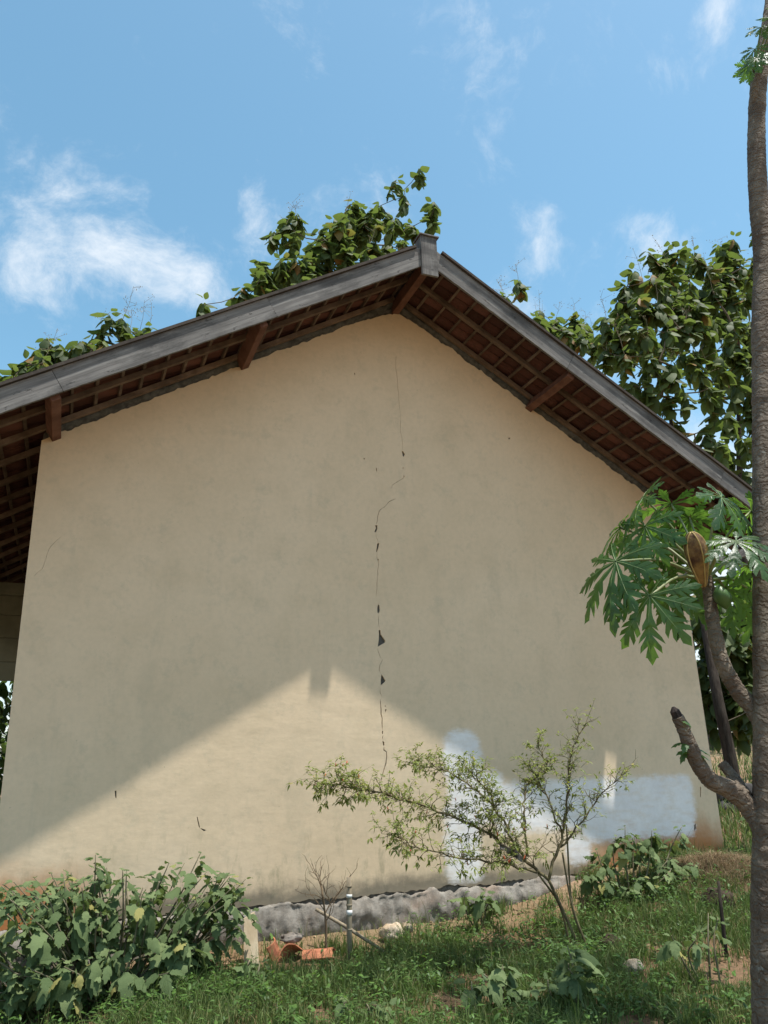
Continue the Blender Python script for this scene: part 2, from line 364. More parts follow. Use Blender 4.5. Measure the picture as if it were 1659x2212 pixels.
    M['bamboo'] = plain('old_bamboo', (0.17, 0.135, 0.09), (0.30, 0.25, 0.175), 5, 0.8, 0.25, 0.2, 30, (4, 4, 0.6))
    M['tape'] = plain('white_tape', (0.62, 0.62, 0.6), (0.75, 0.75, 0.74), 12, 0.5, 0.4, 0.2)
    M['deadtwig'] = plain('dead_twig', (0.10, 0.07, 0.045), (0.2, 0.14, 0.085), 8, 0.95, 0.1, 0)
    M['new_tile'] = plain('broken_tile', (0.30, 0.11, 0.06), (0.46, 0.19, 0.10), 14, 0.85, 0.2, 0.3, 35)
    M['board'] = plain('pale_board', (0.40, 0.31, 0.20), (0.52, 0.43, 0.30), 4, 0.85, 0.2, 0.25, 30, (4, 4, 0.7))
    M['stone'] = plain('pale_stone', (0.30, 0.22, 0.14), (0.50, 0.42, 0.32), 7, 0.95, 0.15, 0.7, 18, bd=0.03, rnd=0.2)
    M['dark_stone'] = plain('dark_stone', (0.035, 0.032, 0.03), (0.085, 0.08, 0.075), 5, 0.95, 0.15, 0.7, 14, bd=0.03)
    M['rag'] = plain('grey_sack', (0.10, 0.085, 0.07), (0.24, 0.21, 0.18), 9, 0.8, 0.2, 0.5, 20)
    M['char'] = plain('rotten_wood', (0.025, 0.018, 0.013), (0.07, 0.05, 0.035), 9, 0.95, 0.1, 0.8, 25, bd=0.03)
make_materials()
# measured places in metres: wall plane y = 0, z = 0 at the foot of the plaster
CRACKS = [[(-0.07, 5.785), (-0.081, 5.64), (-0.065, 5.473), (-0.055, 5.306), (-0.054, 5.113), (-0.04, 4.978), (-0.051, 4.813), (-0.03, 4.682), (-0.029, 4.562)], [(-0.019, 4.288),
    (-0.034, 4.229), (-0.102, 4.18), (-0.169, 4.129), (-0.197, 4.075)], [(-0.136, 3.972), (-0.22, 3.929), (-0.268, 3.866), (-0.325, 3.828), (-0.352, 3.771), (-0.367, 3.708),
    (-0.381, 3.645)], [(-0.389, 3.552), (-0.38, 3.499), (-0.366, 3.476), (-0.367, 3.439)], [(-0.38, 3.33), (-0.379, 3.27), (-0.365, 3.235), (-0.374, 3.116), (-0.392, 2.997),
    (-0.397, 2.904), (-0.405, 2.88), (-0.398, 2.846)], [(-0.375, 2.801), (-0.376, 2.766)], [(-0.379, 2.658), (-0.384, 2.583), (-0.38, 2.538), (-0.372, 2.495)], [(-0.406, 2.306),
    (-0.4, 2.268), (-0.38, 2.225), (-0.364, 2.192)], [(-0.347, 2.192), (-0.38, 2.136), (-0.391, 2.082), (-0.378, 2.049)], [(-0.382, 1.912), (-0.384, 1.854), (-0.366, 1.801)],
    [(-0.388, 1.786), (-0.385, 1.726), (-0.381, 1.641), (-0.37, 1.599), (-0.375, 1.515), (-0.374, 1.481)], [(-0.37, 1.435), (-0.374, 1.41), (-0.368, 1.377)], [(-0.36, 1.323),
    (-0.359, 1.29), (-0.336, 1.271), (-0.333, 1.224), (-0.344, 1.163), (-0.362, 1.113), (-0.384, 1.063), (-0.4, 0.983)], [(-3.533, 3.275), (-3.627, 3.159), (-3.651, 3.041),
    (-3.676, 2.944), (-3.736, 2.868)]]
CHIPS = [[(-0.04, 4.556), (-0.024, 4.555), (-0.004, 4.526), (-0.016, 4.482), (-0.031, 4.501)], [(-0.042, 4.358), (-0.029, 4.354), (-0.035, 4.335)], [(-0.394, 3.639), (-0.366,
    3.639), (-0.37, 3.597), (-0.389, 3.557), (-0.403, 3.565), (-0.387, 3.608)], [(-0.375, 3.431), (-0.352, 3.438), (-0.358, 3.392), (-0.38, 3.335), (-0.392, 3.341)], [(-0.375,
    3.259), (-0.362, 3.262), (-0.368, 3.242)], [(-0.386, 2.761), (-0.369, 2.76), (-0.364, 2.698), (-0.379, 2.663), (-0.396, 2.674), (-0.395, 2.724)], [(-0.387, 2.488), (-0.367,
    2.491), (-0.361, 2.448), (-0.338, 2.415), (-0.312, 2.387), (-0.318, 2.36), (-0.399, 2.313), (-0.387, 2.391), (-0.381, 2.447)], [(-0.369, 2.04), (-0.35, 2.017), (-0.323, 1.973),
    (-0.336, 1.952), (-0.379, 1.917), (-0.375, 1.984)], [(-0.378, 1.477), (-0.365, 1.475), (-0.368, 1.442), (-0.377, 1.446)], [(-0.375, 1.373), (-0.361, 1.369), (-0.355, 1.334),
    (-0.369, 1.328)], [(-0.341, 1.721), (-0.326, 1.719), (-0.334, 1.707)], [(-0.335, 1.687), (-0.323, 1.685), (-0.336, 1.653)], [(-0.605, 5.458), (-0.589, 5.458), (-0.592, 5.438),
    (-0.602, 5.439)], [(-0.368, 4.308), (-0.358, 4.311), (-0.351, 4.276), (-0.361, 4.267)], [(-0.028, 4.253), (-0.017, 4.257), (-0.023, 4.24)], [(-2.184, 0.753), (-2.176, 0.756),
    (-2.152, 0.662), (-2.164, 0.671)], [(-2.9, 1.004), (-2.889, 1.007), (-2.88, 0.942), (-2.892, 0.95)], [(-2.152, 0.662), (-2.094, 0.64), (-2.118, 0.634)], [(3.576, 0.792), (3.59,
    0.796), (3.568, 0.681), (3.556, 0.691)], [(3.409, 0.385), (3.44, 0.408), (3.435, 0.349), (3.397, 0.322)], [(-0.512, 4.41), (-0.496, 4.418), (-0.502, 4.395)], [(1.388, 4.912),
    (1.414, 4.915), (1.397, 4.876)]]
TRUNK = [(0.164, -4.0, -0.168), (0.221, -4.03, 0.285), (0.298, -4.06, 0.74), (0.4, -4.09, 1.328), (0.59, -4.12, 2.322), (0.768, -4.15, 3.274), (0.886, -4.18, 3.977), (0.987, -4.21,
    4.506), (1.031, -4.24, 5.053), (1.097, -4.27, 5.554), (1.216, -4.3, 6.1), (1.367, -4.33, 6.549), (1.512, -4.36, 7.019)]
BR1 = [(0.421, -4.06, 1.252), (0.383, -4.02, 1.397), (0.316, -3.98, 1.52), (0.266, -3.95, 1.685), (0.275, -3.92, 1.885), (0.297, -3.9, 2.061), (0.3, -3.9, 2.223)]
BR2 = [(0.285, -4.05, 0.74), (0.249, -4.0, 0.871), (0.139, -3.98, 0.973), (0.035, -3.96, 1.023), (-0.035, -3.95, 1.126), (-0.072, -3.95, 1.227), (-0.102, -3.95, 1.315), (-0.128,
    -3.95, 1.371)]
BR3 = [(0.229, -4.0, 0.933), (0.264, -3.9, 1.029), (0.252, -3.84, 1.107)]
PLEAF = [(-0.082, -3.85, 2.533), (0.023, -3.75, 2.766), (-0.38, -3.9, 2.274), (-0.336, -4.1, 2.027), (0.423, -4.0, 2.723), (0.773, -3.9, 2.693), (0.364, -3.6, 2.241), (0.538, -3.8,
    2.177), (0.878, -3.7, 2.376), (0.481, -3.5, 2.842), (0.532, -3.6, 2.714), (0.345, -3.5, 2.528), (0.932, -3.7, 2.161), (0.442, -3.4, 2.361), (0.273, -4.2, 2.365), (0.013, -3.5,
    2.633)]
CEN = [(5.271, 10.0, 18.379), (4.765, 10.0, 17.294), (5.426, 9.5, 16.837), (5.324, 9.5, 16.319), (3.061, 10.0, 16.574), (4.011, 10.2, 16.908), (4.356, 10.0, 16.356), (2.08, 10.0,
    15.368), (1.274, 9.5, 15.318), (0.958, 9.5, 14.863), (0.647, 9.5, 14.563), (2.658, 10.5, 16.201), (2.828, 10.0, 15.093), (2.052, 9.5, 14.034), (1.146, 9.0, 13.481), (0.722,
    9.0, 13.38), (0.333, 9.0, 13.016), (0.198, 9.0, 12.715), (1.271, 9.0, 12.956), (3.704, 11.0, 16.346), (4.947, 10.0, 16.266), (4.106, 10.0, 15.409), (5.081, 11.0, 16.525),
    (2.355, 9.0, 15.006), (3.066, 9.0, 14.227), (2.245, 11.0, 15.494), (1.165, 10.0, 13.652), (2.477, 10.0, 14.248), (0.275, 9.4, 13.406), (3.312, 9.2, 15.713), (1.6, 9.5, 13.568),
    (5.182, 9.6, 15.552), (3.017, 9.6, 14.256), (1.96, 9.2, 14.461), (-0.198, 9.0, 12.321), (-0.041, 9.2, 12.321), (-1.185, 8.6, 11.478)]
LEF = [(-3.224, 9.4, 11.204), (-2.916, 9.4, 11.204), (-2.735, 9.6, 11.045), (-2.331, 9.4, 11.01), (-2.513, 9.8, 11.113), (-4.444, 8.9, 10.033), (-3.796, 8.9, 10.131), (-3.924, 9.2,
    10.004), (-4.766, 8.6, 9.262), (-4.644, 9.0, 9.712), (-4.452, 8.4, 9.267), (-4.139, 9.0, 9.746), (-3.391, 9.7, 10.914), (-3.501, 8.9, 10.035), (-4.935, 8.4, 8.866), (-5.107,
    8.6, 8.778)]
RTIP = [(7.809, 9.0, 14.348), (7.367, 9.0, 13.71), (7.46, 9.4, 13.899)]
RSM = [(11.266, 13.0, 16.437), (11.935, 13.0, 16.285), (12.754, 13.0, 16.449), (13.653, 13.5, 16.722), (11.141, 12.5, 15.555), (11.621, 12.0, 15.18), (12.27, 12.0, 15.031),
    (12.729, 12.0, 14.842), (11.663, 12.5, 15.102), (10.432, 12.0, 15.399)]
BIG = [(9.902, 6.0, 13.735), (10.759, 6.2, 14.154), (11.06, 6.0, 14.162), (11.721, 6.2, 14.161), (11.949, 6.0, 13.781), (9.342, 6.0, 13.036), (8.974, 6.0, 12.538), (8.867, 6.2,
    12.23), (8.25, 6.0, 11.449), (8.305, 6.3, 11.238), (9.447, 5.5, 12.594), (10.287, 5.7, 13.055), (10.655, 5.5, 12.729), (11.738, 5.8, 12.877), (12.573, 6.0, 13.628), (13.477,
    6.3, 15.278), (13.461, 6.3, 14.8), (13.171, 6.0, 14.065), (12.528, 6.0, 13.028), (13.502, 6.3, 13.424), (8.797, 5.4, 11.724), (9.162, 5.2, 11.549), (9.98, 5.4, 11.974),
    (10.616, 5.3, 11.913), (8.359, 5.5, 11.051), (8.625, 5.2, 10.804), (9.215, 5.1, 10.736), (9.949, 5.2, 11.191), (10.762, 5.3, 11.145), (11.955, 5.6, 11.818), (13.106, 6.0,
    12.277), (8.12, 6.0, 10.522), (8.134, 5.4, 10.081), (8.64, 5.2, 10.065), (9.101, 5.0, 9.798), (10.071, 5.2, 10.32), (10.905, 5.3, 10.392), (12.066, 5.6, 10.886), (8.335, 5.6,
    9.487), (8.591, 5.3, 9.262), (9.198, 5.4, 9.165), (11.695, 5.6, 9.9), (10.444, 5.3, 9.557), (9.588, 5.2, 9.252), (12.316, 5.8, 9.699), (10.993, 5.4, 8.943), (10.387, 5.6,
    8.577), (9.521, 5.7, 8.743), (10.001, 5.6, 8.046), (10.326, 5.2, 8.046), (11.422, 5.5, 8.428), (10.56, 5.4, 7.565), (11.38, 5.5, 7.576), (10.927, 6.0, 7.951), (14.936, 6.5,
    16.451), (14.385, 6.2, 15.434), (14.293, 6.4, 14.91), (13.821, 6.0, 13.91), (12.222, 5.4, 10.41), (12.248, 5.6, 8.955), (10.913, 7.4, 13.857), (11.77, 7.6, 14.017), (12.71,
    7.5, 14.958), (10.291, 7.4, 11.951), (11.276, 7.6, 12.096), (11.998, 7.5, 12.026), (13.414, 7.6, 13.577), (13.838, 7.5, 12.666), (12.61, 7.3, 10.151), (13.846, 7.5, 10.275),
    (9.308, 7.0, 11.548), (10.288, 7.2, 10.996), (10.517, 6.8, 10.696), (12.185, 7.0, 11.074), (13.216, 7.0, 11.246), (14.342, 7.2, 12.289), (14.749, 7.2, 14.902), (13.514, 7.0,
    15.134)]
LOW = [(8.587, 4.8, 3.853), (8.932, 5.0, 3.418), (8.965, 4.6, 3.642), (9.906, 5.0, 3.841), (8.765, 5.2, 2.868), (8.988, 4.8, 2.824), (9.86, 5.0, 3.054), (8.845, 5.0, 2.381),
    (9.032, 4.6, 2.255), (9.985, 5.0, 2.481), (8.824, 5.2, 1.937), (9.689, 5.0, 1.735), (10.317, 5.0, 3.358), (10.875, 5.2, 4.854), (10.514, 5.4, 4.771), (9.515, 5.5, 4.634)]
CHILI = [[(0.742, -1.45, -0.322), (0.618, -1.45, -0.035), (0.509, -1.45, 0.201)], [(0.509, -1.45, 0.201), (0.248, -1.433, 0.394), (-0.074, -1.417, 0.626), (-0.521, -1.4, 0.807),
    (-0.917, -1.383, 0.93), (-1.187, -1.367, 0.992), (-1.451, -1.35, 1.029)], [(0.391, -1.47, 0.265), (0.009, -1.54, 0.368), (-0.437, -1.61, 0.455), (-0.781, -1.68, 0.549),
    (-0.996, -1.75, 0.664)], [(0.238, -1.45, 0.397), (0.133, -1.375, 0.721), (-0.076, -1.3, 0.95), (-0.294, -1.225, 1.088), (-0.519, -1.15, 1.151)], [(0.509, -1.45, 0.201), (0.678,
    -1.462, 0.551), (0.752, -1.475, 0.846), (0.813, -1.487, 1.15), (0.988, -1.5, 1.444)], [(0.651, -1.45, 0.442), (0.877, -1.5, 0.653), (1.061, -1.55, 0.854), (1.293, -1.6,
    1.019)], [(0.326, -1.45, 0.391), (0.351, -1.388, 0.711), (0.456, -1.325, 0.93), (0.702, -1.263, 1.077), (0.665, -1.2, 1.279)], [(0.005, -1.42, 0.55), (-0.004, -1.485, 0.877),
    (-0.239, -1.55, 1.104)], [(0.686, -1.45, 0.549), (0.605, -1.375, 0.849), (0.534, -1.3, 1.082)]]
# ------------------------------------------------------------------ ground
def gz(x, y):
    z = -0.40 + 0.035 * fbm(x * 0.8, y * 0.8, 3) + 0.012 * fbm(x * 4, y * 4, 9)
    z += 0.12 * math.exp(-((y + 0.1) / 0.7) ** 2) * (1 if y < 0 else sstep(1.5, 0, y))
    z += 0.34 * sstep(0.2, 2.6, x) * sstep(-3.0, -0.5, y)
    z -= 0.10 * sstep(-2.2, -3.6, x)
    if y > 0: z += 0.085 * min(y, 24) * sstep(2.5, 5.5, x) + 0.03 * min(y, 24) * sstep(0, -6, x)
    z += 0.5 * sstep(10, 40, math.hypot(x, y)) * fbm(x * 0.07, y * 0.07, 5)
    return z

def make_ground():
    def axis(a, b, fine0, fine1, step, far):
        v = list(np.arange(fine0, fine1 + 1e-6, step)); s = step; q = fine0
        left = []; right = []
        while q > a: s *= 1.35; q -= s; left.append(q)
        s = step; q = fine1
        while q < b: s *= 1.35; q += s; right.append(q)
        return left[::-1] + v + right
    xs = axis(-300, 300, -6, 6, 0.11, 0); ys = axis(-120, 400, -6.0, 1.0, 0.11, 0)
    V = np.array([(x, y, gz(x, y)) for y in ys for x in xs]); nx = len(xs)
    F = np.array([(j * nx + i, j * nx + i + 1, (j + 1) * nx + i + 1, (j + 1) * nx + i) for j in range(len(ys) - 1) for i in range(nx - 1)])
    me = np_mesh('ground', V, F); me.shade_smooth()
    tag(link('ground', me, M['soil']), 'red soil ground sloping up to the right of the house', kind='structure')
make_ground()

# ------------------------------------------------------------------ house
XA, ZA, SL = -0.055, 6.509, 0.5959
TH = math.atan(SL); CT, ST = math.cos(TH), math.sin(TH)
BY = -0.965                      # plane of the barge boards
HL = 7.0                         # length of the house
def zw(x): return ZA - SL * abs(x - XA)
house = empty('house', (0, 0, -0.4), 'beige plastered house with cracked gable wall and overhanging clay tile roof', 'house')
def frame(s):
    return Vector((s * CT, 0, -ST)), Vector((0, s, 0)), Vector((s * ST, 0, CT))
APEX = Vector((XA, 0, ZA))
def on_slope(s, u, y, v):
    e, _, n = frame(s); return APEX + e * u + n * v + Vector((0, y, 0))
def link_m(name, me, mat, parent, mtx):
    o = bpy.data.objects.new(name, me); col.objects.link(o)
    if mat is not None and not me.materials: me.materials.append(mat)
    o.parent = parent; m = mtx.copy()
    if parent is not None: m.translation = m.translation - parent_world(parent)
    o.matrix_basis = m; return o

def make_walls():
    # plaster sheet with its cracks and fallen chips cut through it
    ol = []
    W = 3.8
    n = 240
    for i in range(n + 1):
        x = -W + 2 * W * i / n; ol.append((x, -0.012 + 0.026 * fbm(x * 2.2, 1.0) + 0.022 * fbm(x * 9, 4.0) + 0.014 * fbm(x * 27, 9.0)))
    tops = []
    for i in range(n + 1):
        x = W - 2 * W * i / n
        jag = 0.075 + 0.03 * fbm(x * 5, 8.0) + 0.022 * fbm(x * 17, 2.0) + 0.05 * math.exp(-((x + 0.1) / 0.3) ** 2)
        tops.append((x, zw(x) - jag))
    ol += tops
    loops = [ol]
    rr = random.Random(3)
    for c in CHIPS:
        loops.append([(x + rr.uniform(-.003, .003), z + rr.uniform(-.004, .004)) for x, z in c])
    for ci, c in enumerate(CRACKS):
        hw = (0.0016 if ci < 2 else 0.0022) if ci not in (10, 11, 12) else 0.0045
        if ci == len(CRACKS) - 1: hw = 0.0011
        pts = []
        for (a, b) in zip(c[:-1], c[1:]):
            k = max(1, int(math.dist(a, b) / 0.03))
            for j in range(k):
                t = j / k; pts.append((a[0] + (b[0] - a[0]) * t + rr.uniform(-.004, .004), a[1] + (b[1] - a[1]) * t))
        pts.append(c[-1]); L_, R_ = [], []
        for i, p in enumerate(pts):
            q0, q1 = Vector(pts[max(i - 1, 0)]), Vector(pts[min(i + 1, len(pts) - 1)])
            t = (q1 - q0).normalized(); nn = Vector((-t.y, t.x))
            w = hw * (0.15 if i in (0, len(pts) - 1) else rr.uniform(0.5, 1.35))
            L_.append((p[0] + nn.x * w, p[1] + nn.y * w)); R_.append((p[0] - nn.x * w, p[1] - nn.y * w))
        loops.append(L_ + R_[::-1])
    vs_, es = [], []
    for lp in loops:
        k = len(vs_); vs_ += [Vector(p) for p in lp]; es += [(k + i, k + (i + 1) % len(lp)) for i in range(len(lp))]
    g = [Vector((-3.7 + 0.25 * i, 0.15 + 0.25 * j)) for i in range(30) for j in range(25)]
    vs_ += [q for q in g if q.y < zw(q.x) - 0.2]
    V, E, F, *_ = delaunay_2d_cdt(vs_, es, [], 0, 1e-5)
    def inside(p, lp):
        r = False; j = len(lp) - 1
        for i in range(len(lp)):
            if (lp[i][1] > p[1]) != (lp[j][1] > p[1]) and p[0] < (lp[j][0] - lp[i][0]) * (p[1] - lp[i][1]) / (lp[j][1] - lp[i][1]) + lp[i][0]: r = not r
            j = i
        return r
    bbs = [(min(q[0] for q in lp), max(q[0] for q in lp), min(q[1] for q in lp), max(q[1] for q in lp)) for lp in loops]
    keep = []
    for f in F:
        c = sum((V[i] for i in f), Vector((0, 0))) / len(f)
        if not inside(c, ol): continue
        if any(b[0] <= c.x <= b[1] and b[2] <= c.y <= b[3] and inside(c, lp) for lp, b in zip(loops[1:], bbs[1:])): continue
        keep.append(tuple(f))
    cnt = {}
    for f in keep:
        for i in range(len(f)):
            a, b = f[i], f[(i + 1) % len(f)]; cnt[(a, b)] = 1
    nv = len(V); Vv = [(p.x, 0.0, p.y) for p in V] + [(p.x, 0.022, p.y) for p in V]
    Ff = list(keep) + [(b, a, a + nv, b + nv) for (a, b) in cnt if (b, a) not in cnt]
    me = bpy.data.meshes.new('gable_wall'); me.from_pydata(Vv, [], Ff); me.update()
    o = link('gable_wall', me, M['plaster'], house)
    o['label'] = 'cracked beige plaster gable wall with bluish white paint patches'
    # masonry behind it
    b = MB(); y0, y1 = 0.0215, 0.20
    outl = [(-3.79, -0.6), (3.79, -0.6), (3.79, zw(3.79)), (XA, ZA), (-3.79, zw(-3.79))]
    b.add([(x, y0, z) for x, z in outl] + [(x, y1, z) for x, z in outl], [(0, 1, 2, 3, 4), (9, 8, 7, 6, 5)] + [(i, i + 5, (i + 1) % 5 + 5, (i + 1) % 5) for i in range(5)])
    b.build('masonry', M['masonry'], house)
    b = MB(); b.box((3.7, HL / 2 + 0.2, 1.75), 0.2, HL - 0.001, 4.9); b.build('side_wall', M['porch'], house)
    b = MB(); b.box((-3.7, HL / 2 + 0.2, 1.75), 0.2, HL - 0.001, 4.9); b.build('side_wall', M['porch'], house)
    b = MB(); y0, y1 = HL + 0.203, HL + 0.4
    b.add([(x, y0, z) for x, z in outl] + [(x, y1, z) for x, z in outl], [(0, 1, 2, 3, 4), (9, 8, 7, 6, 5)] + [(i, i + 5, (i + 1) % 5 + 5, (i + 1) % 5) for i in range(5)])
    b.build('rear_wall', M['porch'], house)
    # rough cement footing standing proud below the plaster
    nx, nz_ = 520, 30
    V = []; F = []
    for j in range(nz_ + 1):
        for i in range(nx + 1):
            x = -3.95 + 7.9 * i / nx; t = j / nz_
            topz = -0.028 + 0.05 * fbm(x * 4.3, 0.5) + 0.02 * fbm(x * 11, 7.7)
            if t < 0.72:
                z = -0.75 + (topz + 0.75) * (t / 0.72); y = -0.115
                y += 0.035 * fbm(x * 3, z * 4, 1.0) + 0.017 * fbm(x * 13, z * 13, 5.0) + 0.012 * fbm(x * 34, z * 34, 5.0)
                y += 0.05 * sstep(topz - 0.12, topz, z)
            else:
                q = (t - 0.72) / 0.28; z = topz + 0.012 * fbm(x * 9, q * 3, 2) - 0.01 * q; y = -0.07 + 0.085 * q + 0.02 * fbm(x * 12, q * 2, 6) * (1 - q)
            V.append((x, y, z))
    for j in range(nz_):
        for i in range(nx): a = j * (nx + 1) + i; F.append((a, a + 1, a + nx + 2, a + nx + 1))
    me = np_mesh('footing', np.array(V), np.array(F)); me.shade_smooth()
    o = link('footing', me, M['cement'], house); o['label'] = 'rough grey cement footing below the plaster'
    # lumps of mortar along the top of the wall
    for s in (-1, 1):
        V = []; F = []; n = 150
        um = 4.38 if s > 0 else 4.3
        for i in range(n + 1):
            u = um * i / n; x = XA + s * CT * u
            dep = 0.05 + 0.035 * fbm(x * 6, 3.3) + 0.02 * fbm(x * 19, 1.3); hgt = 0.07 + 0.035 * fbm(x * 4, 6.6) + 0.02 * fbm(x * 15, 2.6)
            z = zw(x)
            V += [(x, 0.02, z + 0.02), (x, -max(0.012, dep * 0.6), z + 0.015), (x, -max(0.01, dep * 0.5), z - hgt * 0.5), (x, 0.021, z - max(0.03, hgt))]
        for i in range(n):
            for q in range(3): a = i * 4 + q; F.append((a, a + 1, a + 5, a + 4))
        me = np_mesh('mortar_fillet', np.array(V), np.array(F)); link('mortar_fillet', me, M['core'], house)
make_walls()

def make_roof():
    GA = 0.235; TW = 0.2
    UM = {1: 5.6, -1: 6.35}
    Y0, Y1 = BY + 0.0, HL + 1.3
    # tile: pan with a raised roll on one side, lower end lifted on the next one
    prof = [(-0.109, 0.004), (-0.09, 0.022), (-0.07, 0.028), (-0.05, 0.02), (-0.035, 0.0), (0.0, -0.004), (0.06, -0.003), (0.08, 0.004), (0.101, 0.012)]
    def tile_mesh():
        b = MB(); n = len(prof); L_ = 0.285; th = 0.012
        for (uu, lift) in ((0.0, 0.0), (L_, 0.030)):
            for (yy, vv) in prof: b.v.append((uu, yy, vv + lift))
            for (yy, vv) in prof: b.v.append((uu, yy, vv + lift + th))
        for i in range(n - 1):
            b.f.append((i, i + 1, 2 * n + i + 1, 2 * n + i)); b.f.append((n + i + 1, n + i, 3 * n + i, 3 * n + i + 1))
            b.f.append((i, n + i, n + i + 1, i + 1)); b.f.append((2 * n + i, 2 * n + i + 1, 3 * n + i + 1, 3 * n + i))
        b.f.append((0, 2 * n, 3 * n, n)); b.f.append((n - 1, 2 * n - 1, 4 * n - 1, 3 * n - 1))
        return b
    tb = tile_mesh(); tme = tb.mesh('roof_tile'); tme.materials.append(M['tile'])
    TV = np.array(tb.v); TF = np.array(tb.f)
    rr = random.Random(5)
    for s in (1, -1):
        e, yv, n = frame(s)
        slope = empty('roof_slope', (0, 0, 0)); slope.parent = house; slope.location = -parent_world(house)
        slope['label'] = 'right roof slope seen from below' if s > 0 else 'left roof slope running over the porch'
        rows = int(UM[s] / GA)
        fv, ff, k = [], [], 0
        ncol = int((Y1 + 1.0) / TW)
        for r in range(rows):
            for c in range(ncol):
                if s > 0 and r == 15 and c == 0: continue          # a tile has slipped out here
                y = -1.0 + TW * (c + 0.5) + (0.034 if c == 0 else 0)
                m = Matrix.Identity(4)
                p = on_slope(s, GA * r + 0.02 + rr.uniform(-.008, .008), y + rr.uniform(-.002, .002), 0.082 + rr.uniform(-.003, .003))
                a = rr.uniform(-.008, .008); e2 = e * math.cos(a) + yv * math.sin(a); y2 = yv * math.cos(a) - e * math.sin(a)
                for i in range(3): m[i][0], m[i][1], m[i][2], m[i][3] = e2[i], y2[i], n[i], p[i]
                if c < 5 and r < 27:
                    link_m('tile', tme, None, slope, m)
                else:
                    A = np.array(m); fv.append(TV @ A[:3, :3].T + A[:3, 3]); ff.append(TF + k); k += len(TV)
        o = link('tile_field', np_mesh('tile_field', np.vstack(fv), np.vstack(ff)), M['tile'], slope); o['kind'] = 'stuff'
        # battens
        for r in range(rows + 1):
            u = GA * r + 0.035 + rr.uniform(-.014, .014)
            b = MB(); c = on_slope(s, u, (BY + 0.03 + Y1) / 2, 0.064)
            b.box(c, 0.028 + rr.uniform(-.004, .004), Y1 - BY - 0.03, 0.026, frame(s)); b.build('batten', M['batten'], slope)
        # rafters
        ys = [BY + 0.029, -0.49, -0.055] + [0.45 + 0.55 * i for i in range(14)]
        for i, y in enumerate(ys):
            w = 0.028 if i == 0 else 0.05
            b = MB(); u0 = 0.03; c = on_slope(s, (u0 + UM[s] - 0.05) / 2, y, 0.023)
            b.box(c, UM[s] - 0.05 - u0, w, 0.052, frame(s)); b.build('rafter', M['rafter'], slope, bevel=0.004)
        # barge boards, nailed on in two lengths
        cut = [0.0, 2.02, 4.35, UM[s] - 0.02] if s > 0 else [0.0, 2.03, 4.2, UM[s] - 0.02]
        for i in range(len(cut) - 1):
            L_ = cut[i + 1] - cut[i] - 0.004
            nseg = 40
            b = MB(); hv = 0.211; v0 = -0.088
            for j in range(nseg + 1):
                u = L_ * j / nseg; q = cut[i] + u + i * 3.3
                lo = v0 + 0.005 * fbm(q * 3, s * 4.0, 1) + (0.004 * fbm(q * 14, 2.0, s)); hi = v0 + hv + 0.003 * fbm(q * 3, 7.0, s) + (0.006 if i == 1 else 0)
                for (yy, vv) in ((-0.014, lo), (-0.014, hi), (0.014, hi), (0.014, lo)): b.v.append((u, yy + 0.003 * fbm(q, 3, s), vv))
            for j in range(nseg):
                for q in range(4): a = j * 4 + q; b.f.append((a, j * 4 + (q + 1) % 4, (j + 1) * 4 + (q + 1) % 4, a + 4))
            b.f.append((3, 2, 1, 0)); b.f.append(tuple(nseg * 4 + q for q in range(4)))
            me = b.mesh('barge_board'); m = Matrix.Identity(4); p = on_slope(s, cut[i], BY - (0.003 if i % 2 else 0.0), 0)
            for q in range(3): m[q][0], m[q][1], m[q][2], m[q][3] = e[q], yv[q], n[q], p[q]
            link_m('barge_board', me, M['wood'], slope, m)
            # tile edge course bedded on the board
        b = MB(); c = on_slope(s, UM[s] / 2 + 0.05, BY - 0.004, 0.141); b.box(c, UM[s] - 0.1, 0.08, 0.028, frame(s)); b.build('verge_cap', M['roof_top'], slope)
        b = MB(); c = on_slope(s, UM[s] + 0.012, (Y1 + BY) / 2, 0.03); b.box(c, 0.024, Y1 - BY - 0.05, 0.15, frame(s)); b.build('eave_board', M['wood'], slope)
        # purlin ends carrying the overhang
        for x in ((1.74, 3.72) if s > 0 else (-1.90, -3.70)):
            b = MB(); z = zw(x)
            b.box((x, (BY + 0.045 + HL + 0.9) / 2, z - 0.07 + 0.012), 0.09, HL + 0.9 - BY - 0.045, 0.135, (Vector((CT, 0, -s * ST)), Vector((0, 1, 0)), Vector((s * ST, 0, CT))))
            b.build('purlin', M['purlin'], house, bevel=0.006)
    b = MB(); b.box((XA, (BY + 0.045 + HL + 0.9) / 2, ZA - 0.085), 0.085, HL + 0.9 - BY - 0.045, 0.15); b.build('ridge_beam', M['purlin'], house, bevel=0.006)
    # ridge tiles
    rt = MB(); n = 9
    for (yy, k_) in ((0.0, 1.0), (0.36, 0.93)):
        for j in range(n):
            a = math.pi * j / (n - 1); rt.v.append((0.115 * k_ * math.cos(a), yy, 0.10 * k_ * math.sin(a)))
        for j in range(n):
            a = math.pi * j / (n - 1); rt.v.append((0.10 * k_ * math.cos(a), yy, 0.085 * k_ * math.sin(a)))
    for j in range(n - 1):
        rt.f.append((j, j + 1, 2 * n + j + 1, 2 * n + j)); rt.f.append((n + j + 1, n + j, 3 * n + j, 3 * n + j + 1))
        rt.f.append((j, n + j, n + j + 1, j + 1)); rt.f.append((2 * n + j, 2 * n + j + 1, 3 * n + j + 1, 3 * n + j))
    rme = rt.mesh('ridge_tile', True); rme.materials.append(M['roof_top'])
    y = BY + 0.09
    while y < HL + 0.9:
        link('ridge_tile', rme, None, house, (XA, y, ZA + 0.10)); y += 0.33
    # finial board at the peak
    b = MB(); fx = -0.058
